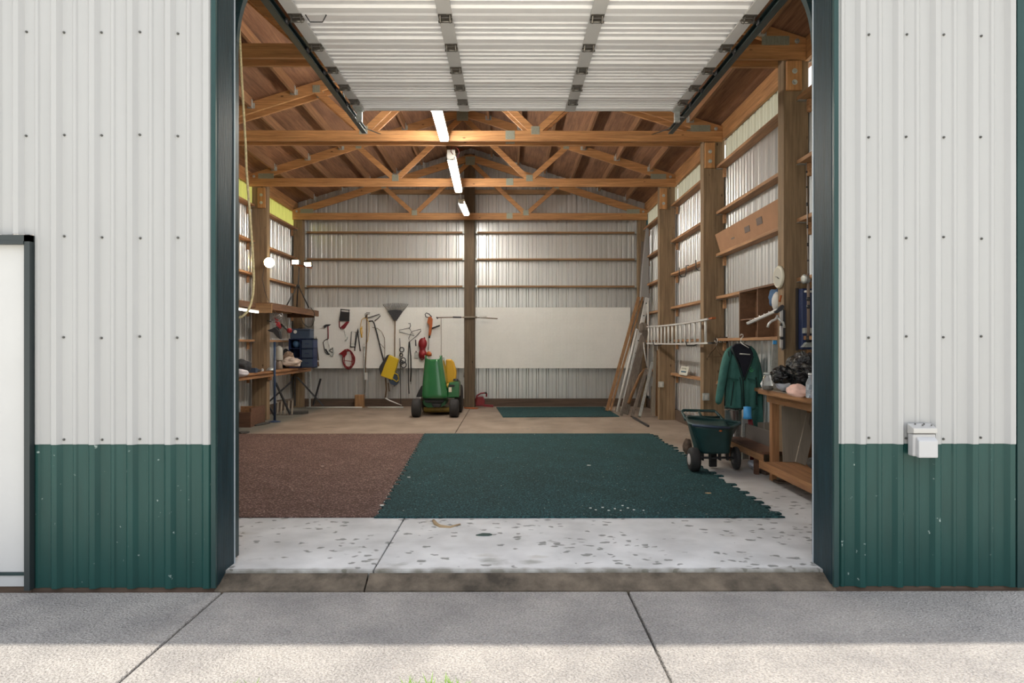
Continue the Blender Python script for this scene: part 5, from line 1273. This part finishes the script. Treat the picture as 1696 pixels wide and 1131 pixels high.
a = P(1282, 563, 6.95); MB().prism([P(1281, 563, 6.9), P(1294, 563, 6.9), P(1294, 650, 6.9), P(1275.5, 650, 6.9)], (0, .012, 0)).build('strip', M['galv'], t)
MB().box(P(1281, 0, 6.89).x, P(1287, 0, 6.89).x, 6.885, 6.897, P(0, 570, 6.89).z+.0, P(0, 564, 6.89).z+.0).build('blue_label', M['blue'], t)

# fishing rod and navy rack beside the doorway
t = thing('fishing_rod', P(1338, 560, 6.45), 'thin banded fishing rod standing upright by the right door jamb', 'fishing rod')
def rr_(x, y): return P(x, y, 6.42)
MB().tube([rr_(1336.5, 268), rr_(1338, 350), rr_(1339.5, 452)], [.003, .005, .007], 8).build('rod_blank', mat('rod_silver', (.40, .36, .33), .35, .3), t)
for y in (283, 308, 335, 338, 372, 375, 402, 405, 430): MB().tube([rr_(1336.8+(y-268)*.0155, y), rr_(1336.8+(y-268)*.0155, y+2.6)], .0095, 8).build('guide_wrap', M['black'], t)
MB().tube([rr_(1339.5, 452), rr_(1340, 475), rr_(1340, 560)], [.011, .014, .015], 10).build('grip', mat('cork', (.20, .15, .12), .8), t)
for y in (492, 505): MB().tube([rr_(1340, y), rr_(1340, y+6)], .019, 10).build('reel_seat', M['black'], t)
MB().tube([rr_(1340, 556), rr_(1340, 567)], .022, 10).build('butt_cap', M['black'], t)
c_ = rr_(1335.5, 462); MB().lathe(c_, [(.02, -.025), (.045, -.02), (.03, 0), (.045, .02), (.02, .025)], (1, .3, 0), 16).build('reel', M['galv'], t)
MB().tube([rr_(1337, 456), rr_(1343, 460), rr_(1341, 468)], .012, 8).build('reel_handle', M['orange'], t)
t = thing('rod_holder', P(1340, 530, 6.5), 'navy upright rod holder box with grey crossbars at the right jamb', 'rod holder')
a, b_ = P(1330.5, 477, 6.5), P(1352, 579, 6.5)
MB().box(a.x, b_.x, 6.52, 6.64, b_.z, a.z).build('holder_back', M['navy'], t, bevel=.01); MB().box(a.x-.010, a.x-.001, 6.59, 6.64, b_.z-.01, a.z+.01).build('side_frame', M['black'], t)
for y0_, y1_ in ((543, 552),): MB().box(a.x, b_.x, 6.46, 6.515, P(0, y1_, 6.5).z, P(0, y0_, 6.5).z).build('crossbar', M['galv'], t, bevel=.003)
MB().prism([P(1331, 575, 6.45), P(1352, 575, 6.45), P(1352, 566, 6.45), P(1338, 567, 6.45)], (0, .06, 0)).build('foot_wedge', M['galv'], t)
MB().box(a.x+.02, b_.x, 6.47, 6.515, P(0, 484, 6.5).z, P(0, 481, 6.5).z).build('clip', M['offwhite'], t)

# coat hooks, wooden hanger
t = thing('coat_rack', P(1194, 563, 9.2), 'short dark coat rack with three pale hooks on the post left of the jacket', 'coat rack')
a = P(1185, 558, 9.2); b_ = P(1207, 566, 8.7)
MB().prism([P(1184, 559.5, 9.24), P(1208, 557.5, 9.24), P(1208, 567.5, 9.24), P(1184, 566, 9.24)], (0, .03, 0)).build('back_board', M['skirt'], t)
for x in (1187.5, 1194.5, 1201.5):
    MB().tube([P(x, 560, 9.23), P(x+1.5, 563, 9.19), P(x+.5, 567, 9.17), P(x-2.5, 566.5, 9.16), P(x-3, 563.5, 9.16)], .006, 8).build('hook', M['offwhite'], t)
t = thing('wooden_hanger', P(1185, 585, 9.1), 'empty wooden coat hanger hanging on the post left of the jacket', 'hanger')
MB().tube([P(1186.5, 573.5, 9.18), P(1177, 585, 9.12), P(1172.5, 591.5, 9.1)], .009, 8).build('shoulder', M['handle'], t); MB().tube([P(1186.5, 573.5, 9.18), P(1191, 582, 9.14), P(1196, 589, 9.12)], .009, 8).build('shoulder', M['handle'], t)
MB().tube([P(1172.5, 591.5, 9.1), P(1196, 590.5, 9.12)], .006, 8).build('bar', M['handle'], t); MB().tube([P(1186.5, 573.5, 9.18), P(1187, 570, 9.18), P(1189, 568, 9.18), P(1187, 566, 9.17)], .003, 6).build('hook', M['steel'], t)

# ------------------------------------------------------------------ green jacket
JD = 7.9
def J(x, y, d=0.): return P(x, y, JD+d)
t = thing('green_jacket', J(1222, 640), 'green hooded work jacket on a white hanger against the right wall', 'jacket')
# body as a closed draped shell: rows from the shoulders down, cross-section an oval with folds
rows_ = [ # y, left, right, thickness
 (573, 1212, 1244, .05), (578, 1204, 1250, .09), (586, 1200, 1255, .12), (598, 1199, 1257, .14), (612, 1199, 1257, .15), (630, 1200, 1257, .16), (645, 1200, 1257, .17), (660, 1201, 1257, .17), (672, 1201, 1257, .17), (677, 1202, 1257, .17)]
def body(u, v):
    i = v*(len(rows_)-1); a = int(min(i, len(rows_)-2)); f = i-a
    r0, r1 = rows_[a], rows_[a+1]; y = r0[0]+(r1[0]-r0[0])*f; l = r0[1]+(r1[1]-r0[1])*f; rt_ = r0[2]+(r1[2]-r0[2])*f; th_ = r0[3]+(r1[3]-r0[3])*f
    if u > .5: y = y+ (34*v*max(0, math.cos((u-.75)*6.283))*.0)
    an = 2*math.pi*u
    x = (l+rt_)/2-(rt_-l)/2*math.cos(an)
    d = -th_*.5*math.sin(an)
    d += .018*math.sin(x*.55+v*3)*v + .010*math.sin(x*1.3)*v
    if x > 1229: y += 0
    return J(x, y, d)
jb = MB().grid(body, 56, 26).build('jacket_body', M['jacket'], t, solid=.006)
# right front panel hanging lower
def tail(u, v):
    x = 1238+24*u+4*v*u; y = 655+(50+6*u)*v; d = -.07+.02*math.sin(u*9+v*2)
    return J(x, y, d+.04)
MB().grid(tail, 12, 14).build('front_tail', M['jacket'], t, solid=.008)
def sleeve(path, radii, name):
    m = MB().tube([J(x, y, d) for x, y, d in path], radii, 14); 
    return m.build(name, M['jacket'], t, sub=1)
sleeve([(1209, 579, -.02), (1204, 592, -.06), (1199.5, 612, -.09), (1196, 635, -.11), (1192.5, 655, -.12), (1189.5, 671, -.12)], [.045, .050, .050, .047, .044, .038], 'sleeve')
sleeve([(1247, 584, .05), (1253, 600, .06), (1257, 630, .07), (1260, 660, .07), (1264, 690, .06), (1265, 711, .05)], [.05, .05, .052, .05, .045, .035], 'sleeve')
MB().prism([J(1212.5, 576, -.085), J(1219, 569, -.085), J(1232, 568.5, -.085), J(1243, 573, -.085), J(1248.5, 585, -.095), J(1247.5, 596, -.10), J(1240, 612, -.11), J(1233.5, 626, -.115), J(1229.5, 612, -.11), J(1224, 598, -.10), J(1213.5, 584, -.09)], (0, .05, 0)).build('lining', M['lining'], t, bevel=.01)
q = MB(); q.tube([J(1213, 577, -.10), J(1218, 590, -.115), J(1224, 604, -.125), J(1231, 630, -.13), J(1233, 675, -.125)], .009, 6); q.tube([J(1248, 590, -.105), J(1243, 605, -.12), J(1236, 622, -.13), J(1233.5, 630, -.13)], .009, 6); q.tube([J(1207, 582, -.09), J(1208.5, 600, -.10), J(1205, 620, -.11), J(1202, 645, -.11), J(1201, 672, -.10)], .007, 6); q.tube([J(1216, 632, -.115), J(1213, 655, -.115), J(1211, 672, -.11)], .006, 6); q.tube([J(1226, 625, -.12), J(1229, 650, -.12), J(1230, 676, -.12)], .005, 6); q.tube([J(1201, 675, -.09), J(1215, 677, -.115), J(1232, 677, -.12)], .007, 6); q.tube([J(1253, 625, -.09), J(1254, 645, -.09), J(1254, 670, -.09)], .007, 6); q.build('front_edge', mat('jacket_seam', sr(18, 40, 38), .8), t)
for x0_, x1_, y in ((1206, 1224, 627), (1240, 1254, 628)):
    MB().prism([J(x0_, y-1.5, -.125), J(x1_, y+1.5, -.13), J(x1_, y+3.8, -.13), J(x0_, y+.8, -.125)], (0, .02, 0)).build('pocket_flap', mat('pocket_green', sr(34, 84, 76), .8), t, bevel=.003)
lg = MB().tube([J(1245+3.2*math.cos(a), 612+3.4*math.sin(a), -.118) for a in [2*math.pi*i/16 for i in range(13)]], .004, 6); lg.tube([J(1243, 614, -.118), J(1247, 611, -.118)], .003, 6)
lg.build('chest_emblem', mat('emblem_green', sr(70, 175, 110), .6), t)
t = thing('white_hanger', J(1230, 560), 'white plastic hanger holding the green jacket', 'hanger')
MB().tube([J(1227, 556, -.03), J(1228, 553.5, -.03), J(1231, 554, -.03), J(1231.5, 557, -.03), J(1228, 560.5, -.03), J(1227.5, 567, -.03)], .006, 8).build('hook', M['offwhite'], t)
MB().tube([J(1227.5, 567, -.03), J(1231, 570, -.13), J(1241, 576, -.135)], .006, 8).build('shoulder', M['offwhite'], t); MB().tube([J(1225.5, 586, -.135), J(1243, 587, -.14)], .007, 8).build('bar', M['offwhite'], t)
t = thing('dark_coat', P(1262, 650, 8.0), 'dark grey green coat hanging behind the right side of the jacket', 'coat')
def coat(u, v):
    an = 2*math.pi*u; x = 1262-9*math.cos(an)*(.7+.3*v); y = 600+108*v; return P(x, y, 8.05-.05*math.sin(an)+.01*math.sin(u*25))
MB().grid(coat, 28, 14).build('coat_body', mat('dull_green_cloth', sr(44, 70, 64), .85), t, solid=.006)
# things behind the cart
t = thing('metal_cylinder', P(1215, 692, 7.9), 'shiny silver duct cylinder standing under the green jacket', 'duct')
a = P(1215, 0, 7.98)
MB().lathe((a.x, 7.98, .01), [(.098, 0), (.098, .20), (.103, .205), (.098, .215), (.098, .54), (.103, .545), (.098, .55)], n=26).build('duct_body', mat('polished_steel', (.55, .52, .52), .22, .9), t)
t = thing('blue_cup', P(1238.5, 683, 7.6), 'bright light blue plastic cup turned over a red handle', 'cup')
a = P(1238.5, 693.5, 7.62); z1_ = P(0, 673, 7.62).z
MB().lathe((a.x, 7.62, a.z), [(.052, 0), (.044, .03), (.042, z1_-a.z-.005), (.0, z1_-a.z)], n=20).build('cup', M['blue'], t)
tag(MB().tube([P(1243, 695, 7.66), P(1245, 710, 7.66), (P(1248, 0, 7.7).x, 7.7, .02)], [.026, .03, .035], 10).build('garden_broom', M['maroon']), 'dark red broom handle under the light blue cup', 'handle')
for i, (x0_, x1_, y, D_, m, lab) in enumerate(((1230, 1241, 694, 7.75, 'galv', 'grey board standing beneath the light blue cup'), (1257, 1266, 700, 7.7, 'greytan', 'tan board standing behind the low bench, left one'), (1268, 1277, 700, 7.55, 'greytan', 'tan board standing behind the low bench beside the bench leg'))):
    a, b_ = P(x0_, y, D_), P(x1_, y, D_); tag(MB().box(a.x, b_.x, D_, D_+.03, .01, a.z).build('standing_board', M[m], bevel=.002), lab, 'board')

# ------------------------------------------------------------------ low bench and main bench on the right
t = thing('low_bench', (2.62, 7.4, 0), 'low dark topped wooden bench running back behind the yard cart', 'bench')
MB().prism([(2.49, 6.70, .235), (2.49, 7.80, .235), (2.49, 7.80, .262), (2.49, 6.70, .262)], (.20, 0, 0)).build('seat_board', M['redwood'], t); MB().box(2.69, 2.715, 6.84, 7.80, .20, .42).build('back_board', mat('dark_board', (.10, .085, .075), .6), t)
MB().box(2.485, 2.51, 6.70, 7.80, .17, .234).build('front_rail', M['girt_y'], t)
for y in (6.9, 7.70): MB().box(2.50, 2.54, y, y+.05, 0, .17).build('leg', M['redwood'], t)

t = thing('right_workbench', (2.66, 5.8, 0), 'orange brown wooden workbench beside the right jamb, piled with bags', 'workbench')
bx0, bx1, by0, by1 = 2.435, 2.935, 4.95, 6.655
MB().box(bx0, bx1, by0, by1, .838, .885).build('bench_top', M['bench'], t, bevel=.004)
for i in range(4): MB().box(bx0+.012+.122*i, bx0+.012+.122*i+.118, by0+.01, by1-.004, .886, .892).build('top_plank', M['greytan'], t)
for y in (by1-.075, by0+.02):
    for x in (bx0+.11, bx1-.07):
        MB().add([(x+dx*k, y+dy_*k2, z) for z, k, k2 in ((0, .6, 1), (.17, 1, 1), (.837, 1, 1)) for dx, dy_ in ((0, 0), (.07, 0), (.07, .06), (0, .06))], [(3, 2, 1, 0), (8, 9, 10, 11)]+[(4*r_+i, 4*r_+(i+1) % 4, 4*r_+4+(i+1) % 4, 4*r_+4+i) for r_ in (0, 1) for i in range(4)]).build('leg', M['bench_z'], t)
MB().box(bx0+.182, bx1-.072, by1-.065, by1-.025, .73, .837).build('end_apron', M['fir_x'], t, bevel=.003)
MB().box(bx0+.08, bx0+.108, by0, by1-.02, .76, .837).build('front_apron', M['bench'], t)
MB().box(bx0+.02, bx1, by0, by1-.10, .165, .19).build('lower_shelf', M['bench'], t, bevel=.003); MB().box(bx0+.0, bx0+.019, by0, by1-.03, .12, .195).build('shelf_rail', M['bench'], t)
pb = MB(); pb.prism([(2.50, 6.50, .192), (2.86, 6.56, .192), (2.90, 6.60, .73), (2.56, 6.54, .73)], (0, .012, 0))
tag(MB().prism([(2.63, 6.52, .192), (2.87, 6.52, .192), (2.87, 6.555, .72), (2.63, 6.555, .72)], (0, .012, 0)).build('plywood_panel', M['greytan']), 'grey brown plywood panel standing on the bench\'s lower shelf', 'panel')
tag(MB().beam((2.70, 6.30, .215), (2.86, 6.42, .66), .10, .02, (0, -1, 0)).build('leaning_board', M['greytan'], bevel=.002), 'grey tan board leaning in front of the plywood panel under the bench', 'board')
lump('burlap_bundle', 'dark brown rumpled bundle stuffed under the workbench top', 'bundle', (2.76, 6.0, .60), (.045, .22, .16), mat('dark_burlap', (.07, .055, .04), .9, 0, .3, 10), 14, .35)
lump('dark_rags', 'dark heap of rags lying on the lower shelf of the workbench', 'rags', (2.76, 5.9, .268), (.11, .25, .066), mat('dark_rag', (.045, .04, .035), .9, 0, .3, 10), 15, .35)
# scraps on the floor under the benches
g = G(1280, 790); lump('plastic_scrap', 'crumpled clear plastic scrap on the floor under the low bench', 'plastic scrap', (P(1257, 0, 7.2).x, 7.2, .045), (.09, .12, .05), M['clearbag'], 16, .5)
scrap(1315, 800, .22, .16, 'brown flattened debris on the floor under the workbench', 7, 'skirt', .02); scrap(1268, 782, .12, .2, 'dark debris on the floor by the workbench leg', 8, 'skirt', .03)
tag(MB().prism([(2.66, 6.44, .03), (2.90, 6.35, .03), (2.90, 6.46, .03), (2.70, 6.52, .03)], (0, 0, .01)).build('wooden_strip', M['offwhite']), 'white flat strip on the floor under the workbench shelf', 'strip')

# bags and jars on the bench
ZT = .893
t = lump('white_bag', 'white crumpled plastic bag at the near corner of the workbench', 'plastic bag', (P(1266, 0, 6.55).x+.03, 6.55, ZT+.045), (.050, .07, .055), M['whitebag'], 21, .3)
b0 = P(1281.5, 0, 6.3)
j = thing('glass_jar', (b0.x, 6.3, ZT), 'clear glass jar on the workbench between two plastic bags', 'jar')
MB().lathe((b0.x-.012, 6.40, ZT+.001), [(.045, 0), (.05, .006), (.05, .10), (.038, .125), (.038, .14)], n=22).build('jar_glass', mat('clear_glass', (.85, .87, .86), .08, 0, trans=.9), j)
MB().lathe((b0.x-.012, 6.40, ZT+.005), [(.046, 0), (.046, .035)], n=20).build('jar_contents', M['greytan'], j); MB().lathe((b0.x-.012, 6.40, ZT+.142), [(.042, 0), (.042, .016), (.038, .018)], n=20).build('jar_lid', M['galv'], j)
lump('blue_tinted_bag', 'bluish translucent plastic bag in the middle of the workbench', 'plastic bag', (P(1307, 0, 6.15).x, 6.17, ZT+.075), (.10, .12, .085), M['clearbag'], 23, .35)
lump('bin_bag', 'small knotted end of a glossy black bin bag above the jar', 'bin bag', P(1297, 622, 5.95), (.095, .08, .075), M['bag'], 25, .30, 40, 26, fr_=5)
lump('bin_bag', 'large glossy black bin bag slumped on the workbench by the jamb', 'bin bag', P(1333, 614, 5.85), (.135, .20, .145), M['bag'], 27, .28, 54, 36, fr_=5)
lump('pink_bundle', 'pink cloth bundle on the front of the workbench below the black bag', 'cloth', (P(1322, 0, 5.6).x, 5.60, ZT+.045), (.085, .08, .055), M['pink'], 29, .25)
b0 = P(1343, 0, 5.4); j = thing('water_bottle', (b0.x, 5.4, ZT), 'clear plastic bottle at the bench edge beside the right jamb', 'bottle')
MB().lathe((b0.x, 5.4, ZT+.001), [(.028, 0), (.033, .006), (.033, .06), (.030, .065), (.033, .07), (.033, .12), (.014, .16), (.014, .18)], n=20).build('bottle_body', mat('clear_bottle', (.75, .82, .9), .1, 0, trans=.8), j); MB().lathe((b0.x, 5.4, ZT+.182), [(.016, 0), (.016, .016)], n=14).build('bottle_cap', M['offwhite'], j)

# ------------------------------------------------------------------ green yard cart
t = cart = thing('yard_cart', (2.13, 7.2, 0), 'dark green plastic yard cart with one pale hubbed wheel parked on the mat edge', 'yard cart')
CW = M['cartg']
# tub: front face towards camera. bottom ring -> top ring
B = [(1.975, 6.98, .19), (2.275, 6.98, .19), (2.30, 7.35, .20), (1.99, 7.35, .20)]
F1 = P(1143, 706, 6.90); F2 = P(1212, 711, 6.86); R1_ = P(1229, 707, 7.55); R0 = P(1136, 697, 7.6)
T_ = [F1, F2, V((R1_.x, 7.55, .44)), V((R0.x, 7.6, .50))]
def tub(u, v, k=1.0, ins=0.):
    # u around 0..1 , v 0 bottom .. 1 rim, rounded corners via superellipse mix
    s = u*4; i = int(s) % 4; f = s-int(s)
    def ring(R): return V(R[i]).lerp(V(R[(i+1) % 4]), f)
    def cen(R): return sum((V(q) for q in R), V((0, 0, 0)))/4
    p0, p1 = ring(B), ring(T_)
    rc = 1-.10*(abs(2*f-1)**6)
    p0 = cen(B).lerp(p0, rc); p1 = cen(T_).lerp(p1, rc)
    vv = v**1.15
    p = p0.lerp(p1, vv)
    c = cen(B).lerp(cen(T_), vv)
    return c.lerp(p, 1-ins)
m = MB().grid(lambda u, v: tub(u, v), 64, 10)
m.add([tub(i/32, 0) for i in range(32)], [list(range(32))[::-1]])
body_ = m.build('tub', CW, t, solid=.012)
MB().tube([tub(i/64, 1.0)+V((0, 0, .0)) for i in range(64)], .016, 8, True).build('rim', CW, body_)
# raised lid plate sloping back to the handle
L0, L1 = V(T_[3])+V((.0, 0, .01)), V(T_[2])
hl, hr = P(1130, 683.5, 8.0), P(1187, 684.5, 8.0)
hm_ = MB(); n0, n1 = P(1136, 697, 7.6), P(1199, 699, 7.6)
hm_.tube([n0, hl, hl+V((.02, .02, .012)), hr+V((-.02, .02, .012)), hr, n1], .017, 8)
hm_.tube([P(1134, 692, 7.75), P(1195, 693, 7.75)], .013, 8); hm_.tube([P(1158, 684, 7.98), P(1163, 693, 7.75)], .014, 8)
hm_.build('handle', CW, t)
pan = MB(); a, b_, c_, d_ = P(1133, 692, 7.76), P(1200, 696, 7.70), V(T_[1])+V((-.025, .02, .010)), V(T_[0])+V((.03, .02, .010))
pan.grid(lambda u, v: a.lerp(b_, u).lerp(d_.lerp(c_, u), v)+V((0, 0, -.025*math.sin(v*math.pi)*math.sin(u*math.pi)-.004)), 12, 12)
pan.build('hopper_floor', CW, t, solid=.008)
q = MB(); q.tube([V(T_[0])+V((.02, -.015, 0)), V(T_[1])+V((-.02, -.015, 0))], .014, 8); q.build('front_lip', M['slate'], body_)
MB().ball(P(1194, 716, 6.86), (.018, .008, .009)).build('badge', M['orange'], body_)
lt = MB(); r = random.Random(8)
for i in range(26):
    x = P(r.uniform(1134, 1157), 0, 7.8).x; z = P(0, r.uniform(684.5, 689), 7.8).z; lt.ball((x, 7.83, z), (.010, .008, .008), 6, 4)
lt.build('leaf_litter', M['cloth'], t)
MB().tube([(1.86, 7.10, .125), (2.42, 7.10, .125)], .012, 10).build('axle', M['dark'], t)
ax = MB()
for x in (2.02, 2.10, 2.20, 2.28): ax.box(x-.008, x+.008, 7.07, 7.13, .10, .19)
ax.build('axle_bracket', M['black'], t)
def cwheel(x, y, r_, w, hubm):
    wv = MB().lathe((x-w/2, y, r_), [(r_*.50, 0), (r_*.80, .0), (r_*.95, w*.12), (r_, w*.3), (r_, w*.7), (r_*.95, w*.88), (r_*.80, w), (r_*.5, w)], (1, 0, 0), 30).build('wheel', M['rubber'], t)
    MB().lathe((x-w/2-.004, y, r_), [(.012, 0), (r_*.45, .0), (r_*.55, .012), (r_*.55, w-.004), (.012, w+.006)], (1, 0, 0), 22).build('wheel_hub', M[hubm], wv)
    return wv
cwheel(1.91, 7.02, .122, .10, 'hub')
cwheel(2.375, 7.12, .118, .05, 'dark'); 
MB().box(2.14, 2.22, 7.25, 7.29, .0, .20).build('rear_foot', M['black'], t, bevel=.008)
cart.location.z += .013
lump('brown_sack', 'dark brown sack on the floor behind the yard cart', 'sack', (P(1139, 0, 8.1).x, 8.1, .10), (.05, .08, .10), M['skirt'], 31, .2)
